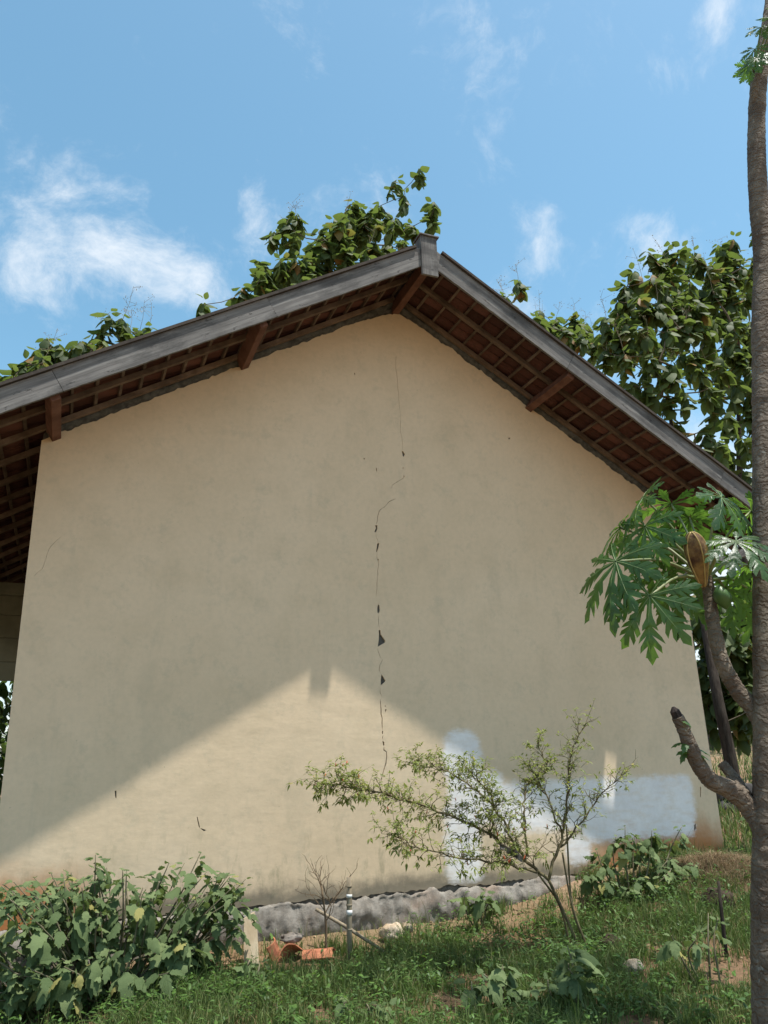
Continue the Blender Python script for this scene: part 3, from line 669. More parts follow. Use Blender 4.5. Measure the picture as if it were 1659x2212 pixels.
    b.box((fx, BY - 0.03, (6.235 + 6.735) / 2), 0.196, 0.03, 6.735 - 6.235)
    f = b.build('finial', M['wood_post'], house, bevel=0.005); f['label'] = 'weathered upright board capping the roof peak'
    b = MB(); b.box((fx, BY + 0.05, 6.66), 0.2, 0.125, 0.14); b.build('finial_block', M['wood_post'], house, bevel=0.004)
    b = MB(); b.box((fx + 0.004, BY + 0.03, 6.745), 0.235, 0.19, 0.018); b.build('finial_cap', M['wood_post'], house, bevel=0.003)
    # porch: cross beam and panel at its far end, posts
    b = MB(); b.box((-4.75, 4.75, 3.72), 1.9, 0.2, 0.17); b.build('porch_beam', M['porch'], house, bevel=0.006)
    for (z0, z1) in ((3.355, 3.634), (3.025, 3.352), (2.685, 3.022), (2.42, 2.682)):
        b = MB(); b.box((-4.75, 4.80, (z0 + z1) / 2), 1.9, 0.06, z1 - z0); b.build('porch_panel', M['porch'], house, bevel=0.01)
    for y in (0.15, 4.75):
        b = MB(); b.box((-5.62, y, 1.3), 0.16, 0.16, 3.6); b.build('porch_post', M['porch'], house, bevel=0.01)
make_roof()
# ------------------------------------------------------------------ leaves
def strip_leaf(name, mat, prof, length, droop=0.4, fold=0.12, wav=0.0, seed=0, side_shift=0.0, side_pts=1):
    """Leaf lying along +Y, normal +Z: spine and two edges; prof = [(t, halfwidth, t shift of the edge)]."""
    rr = random.Random(seed); V = []; F = []
    def zz(t): return -droop * length * t * t
    for (t, w, sh) in prof:
        wv = rr.uniform(-wav, wav); wv2 = rr.uniform(-wav, wav)
        te = t + sh
        V.append((-w * length, te * length, zz(te) - fold * w * length + wv * length))
        V.append((0, t * length, zz(t) + 0.0))
        V.append((w * length, te * length, zz(te) - fold * w * length + wv2 * length))
    for i in range(len(prof) - 1):
        a = i * 3; F.append((a, a + 1, a + 4, a + 3)); F.append((a + 1, a + 2, a + 5, a + 4))
    me = bpy.data.meshes.new(name); me.from_pydata(V, [], F); me.update(); me.shade_smooth()
    me.materials.append(mat); return me

TEAK = [strip_leaf('teak_leaf', M['teak'], [(0, .02, 0), (.12, .16, 0), (.3, .29, 0), (.5, .33, 0), (.7, .27, 0), (.88, .13, 0), (1, .0, 0)], 1.0, d, f, .035, i) for i, (d, f) in enumerate(((.25, .25), (.45, .35), (.65, .2), (.1, .45)))]
FAR = [strip_leaf('far_leaf', M['far_leaf'], [(0, .02, 0), (.3, .27, 0), (.65, .26, 0), (1, .0, 0)], 1.0, d, f, .04, i) for i, (d, f) in enumerate(((.3, .25), (.6, .3)))]
EGGP = [(0, .02, 0), (.08, .15, -.05), (.20, .29, -.02), (.30, .26, 0), (.42, .33, .05), (.52, .24, .0), (.66, .24, .06), (.77, .14, 0), (.9, .075, 0), (1, 0, 0)]
EGG = [strip_leaf('eggplant_leaf', M['egg'], EGGP, 1.0, d, f, .075, 20 + i) for i, (d, f) in enumerate(((.3, .2), (.6, .45), (.12, .6), (.9, .15), (.45, -.3)))]
CHL = [strip_leaf('chili_leaf', M['chili_leaf'], [(0, .02, 0), (.25, .17, 0), (.5, .18, 0), (.75, .11, 0), (1, 0, 0)], 1.0, d, .3, .02, 40 + i) for i, d in enumerate((.2, .5, .8))]
WEED = [strip_leaf('weed_leaf', M['weed'], [(0, .03, 0), (.3, .22, 0), (.65, .2, 0), (1, 0, 0)], 1.0, d, .25, .02, 60 + i) for i, d in enumerate((.2, .6))]

def mat_from(p, f, up, s):
    f = Vector(f).normalized(); up = Vector(up); x = f.cross(up)
    x = x.normalized() if x.length > 1e-5 else f.orthogonal().normalized(); n = x.cross(f)
    m = Matrix.Identity(4)
    for i in range(3): m[i][0], m[i][1], m[i][2], m[i][3] = x[i] * s, f[i] * s, n[i] * s, p[i]
    return m

def place_leaves(parent, name, meshes, items, limit=300, rest='foliage'):
    """items: (mesh index, matrix). The nearest ones are single leaves, the others one mesh."""
    items = sorted(items, key=lambda q: (q[1].translation - CAM).length_squared)
    for (i, m) in items[:limit]: link_m(name, meshes[i], None, parent, m)
    if len(items) > limit:
        geo = []
        for me in meshes:
            v = np.empty(len(me.vertices) * 3, np.float32); me.vertices.foreach_get('co', v)
            geo.append((v.reshape(-1, 3), np.array([tuple(p.vertices) for p in me.polygons])))
        fv, ff, k = [], [], 0
        for (i, m) in items[limit:]:
            A = np.array(m); v, f = geo[i]; fv.append(v @ A[:3, :3].T + A[:3, 3]); ff.append(f + k); k += len(v)
        me = np_mesh(rest, np.vstack(fv), np.vstack(ff)); me.shade_smooth()
        o = link(rest, me, meshes[0].materials[0], parent); o['kind'] = 'stuff'

# ------------------------------------------------------------------ trees
def branch_tree(root, trunk_pts, trunk_r, tips, rr, tipr=0.010, trunk_name='trunk', mat=None, tmat=None, start=0.45, wig=0.05):
    """Trunk along trunk_pts, limbs growing from its upper part to the tips; limbs are one crown mesh."""
    tp = smooth_path(trunk_pts, 6)
    n = len(tp); b = MB(); rad = [trunk_r * (1 - 0.72 * i / (n - 1)) * (1 + 0.5 * max(0, 1 - i / 3)) for i in range(n)]
    b.tube(tp, rad, 10); t = b.build(trunk_name, mat or M['bark'], root, smooth=True)
    nodes = [(p, -1, 0) for i, p in enumerate(tp) if i / (n - 1) >= start]
    base_n = len(nodes)
    for i in range(1, base_n): nodes[i] = (nodes[i][0], i - 1, 0)
    segs = []
    order = sorted(range(len(tips)), key=lambda i: (Vector(tips[i]) - tp[-1]).length)
    for ti in order:
        q = Vector(tips[ti]); best = None
        for k, (p, par, _) in enumerate(nodes):
            d = q - p; c = d.length * (1.0 + (0.6 if d.z < 0 else 0.0) + 0.35 * max(0, 0.5 - d.normalized().z if d.length > 1e-4 else 0))
            if best is None or c < best[0]: best = (c, k)
        k = best[1]; p = nodes[k][0]; L_ = (q - p).length; m = max(2, int(L_ / 0.35)); prev = k
        sag = Vector((rr.uniform(-1, 1), rr.uniform(-1, 1), -0.6)) * 0.12 * L_
        for j in range(1, m + 1):
            tt = j / m; w = p.lerp(q, tt) + sag * math.sin(math.pi * tt) + Vector((rr.uniform(-1, 1), rr.uniform(-1, 1), rr.uniform(-1, 1))) * wig * (0 if j == m else 1)
            nodes.append((w, prev, 0)); prev = len(nodes) - 1
    cnt = [0] * len(nodes)
    child = [0] * len(nodes)
    for k in range(len(nodes)):
        if nodes[k][1] >= 0: child[nodes[k][1]] += 1
    for k in range(len(nodes) - 1, base_n - 1, -1):
        cnt[k] = max(cnt[k], 1) if child[k] == 0 else cnt[k]
        par = nodes[k][1]
        if par >= 0: cnt[par] += cnt[k]
    parts = {}; head = {}
    for k in range(base_n, len(nodes)):
        p, par, _ = nodes[k]
        head[k] = head[par] if par >= base_n else par
        b = parts.setdefault(head[k], MB())
        r1 = tipr * max(1, cnt[k]) ** 0.5; r0 = tipr * max(1, min(cnt[par], cnt[k] * 2)) ** 0.5 if par >= base_n else r1 * 1.1
        b.tube([nodes[par][0], p], [r0, r1], 5, cap=False)
    for b in parts.values(): b.build('limb', tmat or M['twig'], root, smooth=True)

def teak(name, label, base, mids, tips, seed, trunk_r=0.16, leaves=(8, 13), size=(0.27, 0.42), limit=300, spread=0.30, panicles=0.35, group='teak trees around the house', start=0.45, fill=0):
    rr = random.Random(seed)
    root = empty(name, base, label, 'tree', group)
    cen = sum((Vector(t) for t in tips), Vector()) / len(tips)
    branch_tree(root, [Vector(base) - Vector((0, 0, 0.2))] + [Vector(m) for m in mids], trunk_r, tips, rr, start=start)
    crown = empty('crown', (0, 0, 0)); crown.parent = root; crown.location = Vector((0, 0, 0))
    items = []
    pts = list(tips)
    for _ in range(fill):
        a, b_ = rr.choice(tips), rr.choice(tips); t = rr.uniform(.1, .5); q = Vector(a).lerp(Vector(b_), t)
        if (Vector(a) - Vector(b_)).length < 3.2: pts.append(q)
    for ti, q in enumerate(pts):
        q = Vector(q); nl = rr.randint(*leaves)
        ax = Vector((rr.uniform(-.35, .35), rr.uniform(-.35, .35), 1)).normalized()
        a0 = rr.uniform(0, 6.28)
        for k in range(nl):
            a = a0 + k * 1.571 + (0.78 if (k // 2) % 2 else 0) + rr.uniform(-.4, .4)
            h = 0.14 - spread * 1.9 * k / nl
            out = Vector((math.cos(a), math.sin(a), 0))
            f = out * 1.0 + Vector((0, 0, rr.uniform(-1.8, 0.15) if k > 1 else rr.uniform(-.3, .8)))
            p = q + ax * h + out * 0.04
            up = Vector((0, 0, 1)) + out * 0.6 + Vector((rr.uniform(-.45, .45), rr.uniform(-.45, .45), 0))
            s = rr.uniform(*size) * (0.62 if k < 2 else 1)
            items.append((rr.randrange(4), mat_from(p, f, up, s)))
    place_leaves(crown, 'leaf', TEAK, items, limit)
    if panicles:
        b = MB(); mz = sorted(t[2] for t in tips)[len(tips) // 2]
        for q in tips:
            if q[2] < mz - 0.8 or rr.random() > panicles: continue
            q = Vector(q); h = rr.uniform(.5, 1.0); d = Vector((rr.uniform(-.35, .35), rr.uniform(-.35, .35), 1)).normalized()
            b.tube([q, q + d * h * .5 + Vector((.03, 0, 0)), q + d * h], [.007, .005, .003], 3, False)
            for k in range(rr.randint(4, 9)):
                p0 = q + d * h * rr.uniform(.35, 1); p1 = p0 + Vector((rr.uniform(-.22, .22), rr.uniform(-.22, .22), rr.uniform(.02, .22)))
                b.tube([p0, p1], [.004, .0025], 3, False)
                for _ in range(2):
                    p2 = p1 + Vector((rr.uniform(-.06, .06), rr.uniform(-.06, .06), rr.uniform(-.04, .06)))
                    b.box(p2, .014, .014, .014)
        if b.v: o = b.build('panicle', M['panicle'], root); o['kind'] = 'stuff'
    return root

def make_trees():
    g = gz
    teak('teak_tree', 'tall teak tree directly behind the roof peak', (4.2, 10.6, g(4.2, 10.6)), [(4.0, 10.4, 4), (3.7, 10.2, 9), (3.5, 10.1, 12.5)], CEN, 21, 0.2, (15, 21), (0.26, 0.42), fill=70)
    teak('teak_tree', 'young teak tree rising above the left roof slope', (-3.4, 9.6, g(-3.4, 9.6)), [(-3.5, 9.5, 3), (-3.3, 9.4, 6.2), (-3.2, 9.3, 8.3)], LEF, 22, 0.13, (14, 19), (0.26, 0.42), fill=6)
    teak('teak_tree', 'slim teak top peeking over the right roof slope near the peak', (7.3, 9.2, g(7.3, 9.2)), [(7.3, 9.1, 4), (7.5, 9.0, 9), (7.6, 9.1, 12)], RTIP, 23, 0.12, (16, 20), (0.3, 0.44), panicles=1, start=.6)
    teak('teak_tree', 'bushy teak tree showing low above the right roof edge', (11.0, 13.2, g(11, 13.2)), [(11.0, 13, 4), (11.0, 12.8, 8), (11.1, 12.7, 11)], RSM, 24, 0.16, (14, 19), (0.31, 0.46), fill=14, panicles=.8)
    r3 = random.Random(77); LOWB = [(x + r3.uniform(-.45, .45), y + r3.uniform(-.7, .3), z + r3.uniform(-.5, .5)) for (x, y, z) in LOW if z > 2.2] * 1
    LOWB += [(x + r3.uniform(-.5, .5), y + r3.uniform(-.5, .7), z + r3.uniform(-.5, .5)) for (x, y, z) in LOW if z > 2.2]
    A = [t for t in BIG if t[0] < 10.9]; B = [t for t in BIG if t[0] >= 10.9]
    teak('teak_tree', 'dense teak tree with dark trunk right of the house', (8.25, 4.2, g(8.25, 4.2)), [(8.22, 4.2, 1.2), (8.15, 4.2, 2.3), (8.5, 4.6, 4.4), (9.1, 5.2, 6.6), (9.4, 5.6, 9.0)], A + LOW + LOWB, 25, 0.14, (16, 22), (0.27, 0.43), fill=95, start=.3)
    teak('teak_tree', 'broad teak tree partly hidden by the tall papaya trunk', (12.3, 6.8, g(12.3, 6.8)), [(12.2, 6.8, 3), (12.0, 6.6, 5.5), (12.2, 6.4, 8), (12.5, 6.3, 10)], B, 26, 0.18, (15, 21), (0.27, 0.43), fill=80, start=.35)
    # trees on the slope farther off
    rr = random.Random(31)
    spots = [((17.5, 14.5), 5.2, 'leafy tree far up the grassy slope, nearest the house corner'), ((21.5, 16.0), 6.0, 'leafy tree far up the grassy slope beside the papaya trunk'),
             ((25.5, 22.0), 8.0, 'tall leafy tree at the back of the grassy slope'), ((30.5, 22.5), 7.0, 'rounded leafy tree at the far right of the slope'),
             ((-6.2, 11.5), 4.6, 'leafy tree glimpsed through the porch at the left edge'),
             ((-4.6, 16.5), 5.5, 'leafy tree far behind the porch at the left edge')]
    for (x, y), h, lab in spots:
        z = g(x, y); root = empty('leafy_tree', (x, y, z), lab, 'tree', 'trees on the slope behind')
        tips = []
        for _ in range(34):
            a = rr.uniform(0, 6.28); r_ = rr.uniform(.3, 1) ** .6 * h * .42; tips.append((x + math.cos(a) * r_, y + math.sin(a) * r_, z + h * rr.uniform(.32, 1)))
        branch_tree(root, [(x, y, z - .2), (x + .1, y, z + h * .2), (x - .1, y + .1, z + h * .6)], .14, tips, rr, start=.3)
        crown = empty('crown', (0, 0, 0)); crown.parent = root; crown.location = (0, 0, 0)
        items = []
        for q in tips:
            for _ in range(34):
                p = Vector(q) + Vector((rr.gauss(0, .45), rr.gauss(0, .45), rr.gauss(0, .4)))
                items.append((rr.randrange(2), mat_from(p, (rr.uniform(-1, 1), rr.uniform(-1, 1), rr.uniform(-1, .3)), (rr.uniform(-.5, .5), rr.uniform(-.5, .5), 1), rr.uniform(.16, .3))))
        place_leaves(crown, 'leaf', FAR, items, 0)
make_trees()

# ------------------------------------------------------------------ papaya
def papaya_leaf_mesh(name, seed):
    rr = random.Random(seed); V = []; F = []; veins = MB()
    lobes = [(0, 1.0), (34, .97), (-34, .97), (68, .88), (-68, .88), (104, .7), (-104, .7), (142, .48), (-142, .48)]
    prof = [(0, .010, 0), (.14, .036, 0), (.26, .045, .0), (.34, .055, .0), (.40, .12, .05), (.44, .12, .09), (.47, .042, .0), (.53, .17, .08), (.57, .19, .13), (.60, .045, .0), (.66, .16, .08), (.70, .16, .13), (.74, .045, .0), (.82, .09, .07), (.88, .07, .02), (1, 0, 0)]
    for li, (deg, L_) in enumerate(lobes):
        L_ *= rr.uniform(.9, 1.06); a = R(deg + rr.uniform(-4, 4)); d = Vector((math.sin(a), math.cos(a))); s = Vector((d.y, -d.x)); k = len(V)
        dr = rr.uniform(.16, .30)
        def Z(x, y, lift=0.0): r = math.hypot(x, y); return .10 * r - (dr + .12) * r * r + .0012 * li + lift
        for (t, w, sh) in prof:
            for sg in (-1, 0, 1):
                w2 = w * rr.uniform(.85, 1.15); te = t + (sh if sg else 0)
                q = d * (te * L_) + s * (sg * w2 * L_); V.append((q.x, q.y, Z(q.x, q.y) - (abs(sg) * w2 * L_ * .22) + rr.uniform(-.012, .012) * abs(sg)))
        for i in range(len(prof) - 1):
            b = k + i * 3; F.append((b, b + 1, b + 4, b + 3)); F.append((b + 1, b + 2, b + 5, b + 4))
        pts = [Vector((d.x * t * L_, d.y * t * L_, Z(d.x * t * L_, d.y * t * L_, .004))) for t in (0.02, .3, .6, .93)]
        veins.tube(pts, [.006, .0045, .003, .0015], 4, False)
    me = bpy.data.meshes.new(name); me.from_pydata(V, [], F); me.update(); me.shade_smooth(); me.materials.append(M['papaya_leaf'])
    vm = veins.mesh('leaf_vein', True); vm.materials.append(M['vein'])
    return me, vm

def make_papaya():
    root = empty('papaya_tree', (0.12, -3.99, gz(0.12, -3.99)), 'tall papaya tree with forked bare trunk at the right edge', 'tree')
    tr = [(0.10, -3.98, -0.5)] + TRUNK + [(1.70, -4.40, 7.7), (1.86, -4.42, 8.6)]
    tp = smooth_path(tr, 34); n = len(tp); rr = random.Random(2)
    def knob(p, i): return 1 + 0.06 * fbm(p.z * 6, 1.1) + 0.05 * fbm(p.z * 17, 3.0) + 0.035 * fbm(p.z * 45, 6.0)
    b = MB(); b.tube(tp, [(0.104 - 0.056 * (i / n) ** .8) * knob(p, i) for i, p in enumerate(tp)], 16); b.build('trunk', M['papaya_bark'], root, True)
    def limb(pts, r0, r1, name='branch'):
        q = smooth_path(pts, 22); m = len(q); b = MB(); sd_ = rr.uniform(0, 9)
        b.tube(q, [(r0 + (r1 - r0) * min(1, (i / m) ** .6)) * (1 + .07 * fbm(i * .13, sd_) + .085 * (abs((i * (.23 + .02 * math.sin(i * .11)) + sd_) % 1 - .35) ** .7 - .5) + .05 * fbm(i * .7, sd_ + 3)) for i, p in enumerate(q)], 16); return b.build(name, M['papaya_bark'], root, True)
    limb(BR1, .06, .036); limb(BR3, .042, .028)
    st = limb(BR2, .068, .034)
    st['label'] = 'leafless papaya branch ending in a blackened stub'
    b = MB(); e = Vector(BR2[-1]); d = (e - Vector(BR2[-2])).normalized(); b.tube([e - d * .01, e + d * .035, e + d * .06 + Vector((.004, 0, 0))], [.031, .027, .008], 9); b.build('stub_tip', M['dead_tip'], root)
    LM = [papaya_leaf_mesh('papaya_leaf', 50 + i) for i in range(4)]
    sm = [strip_leaf('papaya_shoot', M['papaya_leaf'], EGGP, 1.0, .5, .3, .06, 77)]
    for k in range(11):
        i = rr.uniform(4.2, 6.9); i0 = int(i); p = Vector(BR2[i0]).lerp(Vector(BR2[min(i0 + 1, 7)]), i - i0)
        a = rr.uniform(0, 6.28); out = Vector((math.cos(a), math.sin(a) * .6, 0))
        link_m('shoot_leaf', sm[0], None, root, mat_from(p + out * .03, out + Vector((0, 0, rr.uniform(-1.2, .2))), (0, -.3, 1), rr.uniform(.05, .09)))
    crown = Vector((0.295, -3.9, 2.23)); cam = CAM
    # hub position, droop of the blade (0 flat .. 1 hanging), size, extra lean of its face to the camera
    spec = [(.75, .34, .5), (.55, .36, .1), (.66, .42, .2), (.80, .38, .5), (.55, .36, .5), (.6, .36, .2), (.6, .32, .1), (.8, .33, .3), (.5, .36, .1), (.35, .38, .0), (.4, .36, .1), (.4, .36, .1), (.7, .36, .2), (.45, .34, .1), (.5, .30, .3), (.5, .30, .1)]
    for i, (h, (dr, s, face)) in enumerate(zip(PLEAF, spec)):
        h = Vector(h); out = h - crown; o2 = Vector((out.x, out.y, 0)); o2 = o2.normalized() if o2.length > .05 else Vector((-.5, -.8, 0))
        f = o2 * (1 - dr) + Vector((0, 0, -1)) * dr
        tocam = (cam - h).normalized()
        up = Vector((0, 0, 1)) * .8 + o2 * dr + tocam * face
        me, vm = LM[i % 4]; m = mat_from(h, f, up, s * (0.92 + .16 * rr.random()))
        lo = link_m('leaf', me, None, root, m)
        v = bpy.data.objects.new('leaf_vein', vm); col.objects.link(v); v.parent = lo
        mid = crown.lerp(h, .5) + Vector((0, 0, .05)); b = MB()
        b.tube(smooth_path([crown + Vector((0, 0, -.03)), mid, h], 4), [.011] * 4 + [.008] * 5, 6); b.build('petiole', M['petiole'], root, True)
    # dried ribbed fruit husk standing at the top of the branch
    b = MB(); ribs = MB(); base = Vector((0.165, -4.0, 2.13)); top = Vector((0.03, -4.11, 2.43)); ax = (top - base); L_ = ax.length; ax.normalize()
    sd = ax.cross(Vector((0, 1, 0))).normalized(); bt = ax.cross(sd); prof = [(0, .014), (.1, .028), (.25, .042), (.45, .060), (.65, .066), (.8, .060), (.9, .045), (.97, .024), (1, .006)]
    k = 25
    for (t, r_) in prof:
        for j in range(k):
            a = 2 * math.pi * j / k; rr_ = r_ * (1 + .10 * (abs(math.cos(2.5 * a)) ** 3) - .07)
            b.v.append(tuple(base + ax * (t * L_) + (sd * math.cos(a) + bt * math.sin(a)) * rr_))
    for i in range(len(prof) - 1):
        for j in range(k): b.f.append((i * k + j, i * k + (j + 1) % k, (i + 1) * k + (j + 1) % k, (i + 1) * k + j))
    hk = b.build('dried_fruit', M['husk'], root, True); hk['label'] = 'dried brown ribbed papaya fruit on the branch'
    for q in range(5):
        a = 2 * math.pi * q / 5
        b = MB(); b.tube(smooth_path([base + ax * (t * L_) + (sd * math.cos(a) + bt * math.sin(a)) * (r_ * 1.02) for t, r_ in prof], 2), .0045, 5); b.build('rib', M['husk_rib'], hk, True)
    b = MB(); c = Vector((.30, -4.0, 2.07)); k = 14
    for i in range(9):
        t = i / 8; r_ = .052 * math.sin(math.pi * min(.985, max(.015, t))) ** .8
        for j in range(k): a = 2 * math.pi * j / k; b.v.append((c.x + .03 * (t - .5) + r_ * math.cos(a), c.y + r_ * math.sin(a), c.z + .075 - .15 * t))
    for i in range(8):
        for j in range(k): b.f.append((i * k + j, (i + 1) * k + j, (i + 1) * k + (j + 1) % k, i * k + (j + 1) % k))
    fo = b.build('fruit', M['papaya_fruit'], root, True); fo['label'] = 'small green unripe papaya'
    # crown at the top of the trunk, reaching into the picture
    top = Vector((1.5, -4.37, 7.1)); side = Vector((1.20, -4.3, 6.15))
    b = MB(); b.tube(smooth_path([(1.13, -4.28, 5.75), (1.12, -4.33, 6.0), (1.16, -4.42, 6.2)], 4), .03, 8); b.build('branch', M['papaya_bark'], root, True)
    hubs = [((1.10, -4.5, 6.40), .7, .15), ((1.05, -4.45, 6.22), .8, .15), ((.97, -4.5, 6.05), .75, .14), ((.95, -4.45, 6.02), .9, .13), ((1.28, -4.2, 6.4), .6, .16), ((1.15, -4.55, 6.45), .4, .15), ((1.2, -4.6, 6.5), .5, .16)]
    for a in range(10):
        t = a * .698 + (.3 if a > 8 else 0); hubs.append(((1.86 + (.55 if a < 9 else .8) * math.cos(t), -4.4 + (.55 if a < 9 else .8) * math.sin(t), 8.75 + (.1 if a < 9 else -.1) + .1 * math.sin(a * 2.3)), .45, .38))
    for i, (h, dr, s) in enumerate(hubs):
        h = Vector(h); c = side if i < 7 else Vector((1.86, -4.41, 8.55)); out = h - c; o2 = Vector((out.x, out.y, 0)).normalized()
        me, vm = LM[i % 4]; lo = link_m('leaf', me, None, root, mat_from(h, o2 * (1 - dr) + Vector((0, 0, -dr)), Vector((0, 0, 1)) + o2 * dr, s))
        b = MB(); b.tube([c, c.lerp(h, .5) + Vector((0, 0, .04)), h], [.009, .008, .006], 5); b.build('petiole', M['petiole'], root, True)
make_papaya()

# ------------------------------------------------------------------ eggplants
def eggplant(label, base, tips, nleaf, size, seed, spreadz=.6, group='eggplant shrubs', per=None, lo=.35):
    rr = random.Random(seed); x, y = base; z = gz(x, y); root = empty('eggplant_shrub', (x, y, z), label, 'shrub', group); items = []
    for ti, t in enumerate(tips):
        t = Vector(t); s0 = Vector((x + (t.x - x) * .35 * rr.random() * 1.6, y + (t.y - y) * .3, 0)); s0.z = gz(s0.x, s0.y) - .03
        mid = s0.lerp(t, .55) + Vector((rr.uniform(-.06, .06), rr.uniform(-.06, .06), .04))
        p = smooth_path([s0, mid, t], 5); b = MB(); b.tube(p, [.0095 - .006 * i / 10 for i in range(len(p))], 6); b.build('stem', M['egg_stem'], root, True)
        for k in range(4):
            a = rr.uniform(0, 6.28); out = Vector((math.cos(a), math.sin(a), 0))
            items.append((rr.randrange(5), mat_from(t + out * .015 - Vector((0, 0, .03 * k)), out + Vector((0, 0, .6 - .35 * k)), Vector((rr.uniform(-.4, .4), rr.uniform(-.6, .2), 1)) + out * .3, (size[0] + size[1]) * .5 * (.42 + .15 * k))))
        m = per or max(3, nleaf // len(tips))
        for k in range(m):
            q = rr.uniform(lo, .97) ** .8; i = min(len(p) - 2, int(q * (len(p) - 1))); c = p[i].lerp(p[i + 1], rr.random())
            a = rr.uniform(0, 6.28); out = Vector((math.cos(a), math.sin(a), 0)); top = q > .9
            s = rr.uniform(*size) * (.55 if top else 1)
            c = c + out * rr.uniform(.02, .07)
            f = out + Vector((0, 0, rr.uniform(.0, .7) if top else rr.uniform(-1.0, .15)))
            items.append((rr.randrange(5), mat_from(c, f, Vector((rr.uniform(-.5, .5), rr.uniform(-.8, .2), 1)) + out * .5, s)))
    place_leaves(root, 'leaf', EGG, items, 300)
    return root

def make_eggplants():
    rr = random.Random(8)
    top = [(-3.75, .42), (-3.39, .48), (-3.07, .50), (-2.9, .55), (-2.62, .47), (-2.26, .50), (-2.0, .36), (-1.84, .26)]
    def tz(x):
        for (a, za), (b_, zb) in zip(top[:-1], top[1:]):
            if a <= x <= b_: return za + (zb - za) * (x - a) / (b_ - a)
        return .3
    tips = []
    for i in range(60):
        x = rr.uniform(-4.1, -1.98); y = rr.uniform(-1.15, -.3); tips.append((x, y, max(-.12, tz(x) * (1.06 - .28 * abs(y + .7) - .55 * rr.random() ** 2) - .05)))
    for i in range(30):
        x = rr.uniform(-4.1, -2.0); tips.append((x, rr.uniform(-1.25, -.85), gz(x, -1.0) + rr.uniform(.18, .42)))
    tips += [(-2.25, -.7, .52), (-2.5, -.75, .47), (-1.88, -.7, .30), (-1.86, -.8, .08), (-1.98, -.95, .05), (-3.05, -.7, .56)]
    eggplant('wide grey-green eggplant shrub massed against the wall at left', (-2.85, -.75), tips, 900, (.065, .19), 3, lo=.25)
    t2 = [(1.55, -.7, .30), (1.72, -.8, .42), (1.88, -.75, .50), (2.02, -.7, .40), (2.16, -.8, .45), (2.58, -.75, .46), (2.45, -.7, .18), (2.3, -.85, .1), (2.6, -.9, .12), (1.5, -.85, .05), (1.42, -.7, .1), (1.95, -.95, .05), (2.2, -.6, .3), (1.7, -.95, -.02)]
    eggplant('sparse eggplant shrub with pale woody stem by the paint patch', (1.75, -.78), t2, 190, (.08, .15), 4, lo=.35)
    eggplant('eggplant clump in shade under the chili shrub', (-.13, -2.6), [(-.12, -2.6, -.13), (-.3, -2.62, -.2), (.0, -2.58, -.2), (-.22, -2.75, -.12), (-.05, -2.5, -.05), (-.38, -2.55, -.25)], 26, (.13, .19), 5, lo=.5)
    eggplant('small eggplant with folded leaves in the grass left of the chili stem', (-.53, -2.3), [(-.6, -2.3, -.2), (-.45, -2.3, -.16), (-.4, -2.32, -.24), (-.68, -2.28, -.24)], 11, (.14, .19), 6, lo=.6)
    eggplant('small eggplant growing against the cement footing', (.32, -.5), [(.2, -.5, .0), (.42, -.5, .02), (.3, -.55, -.06), (.5, -.48, -.08)], 13, (.12, .17), 7, lo=.55)
    eggplant('broad-leaved seedling at the bottom edge of the grass', (-1.36, -2.2), [(-1.4, -2.2, -.3), (-1.3, -2.25, -.31), (-1.5, -2.1, -.3)], 8, (.11, .16), 9, lo=.7)
    eggplant('low eggplant seedling in front of the wide shrub', (-1.95, -1.15), [(-1.93, -1.15, -.2), (-1.85, -1.12, -.22)], 7, (.12, .16), 10, lo=.7)
    eggplant('thin eggplant sapling leaning near the papaya trunk', (1.0, -2.6), [(.75, -2.6, -.05), (1.15, -2.55, .05), (.92, -2.65, -.08), (1.28, -2.5, .0)], 15, (.09, .13), 11, lo=.6)
    eggplant('lone eggplant sprig beside the house corner', (4.6, .2), [(4.55, .2, .42), (4.7, .15, .38)], 7, (.14, .2), 12, lo=.7)
make_eggplants()

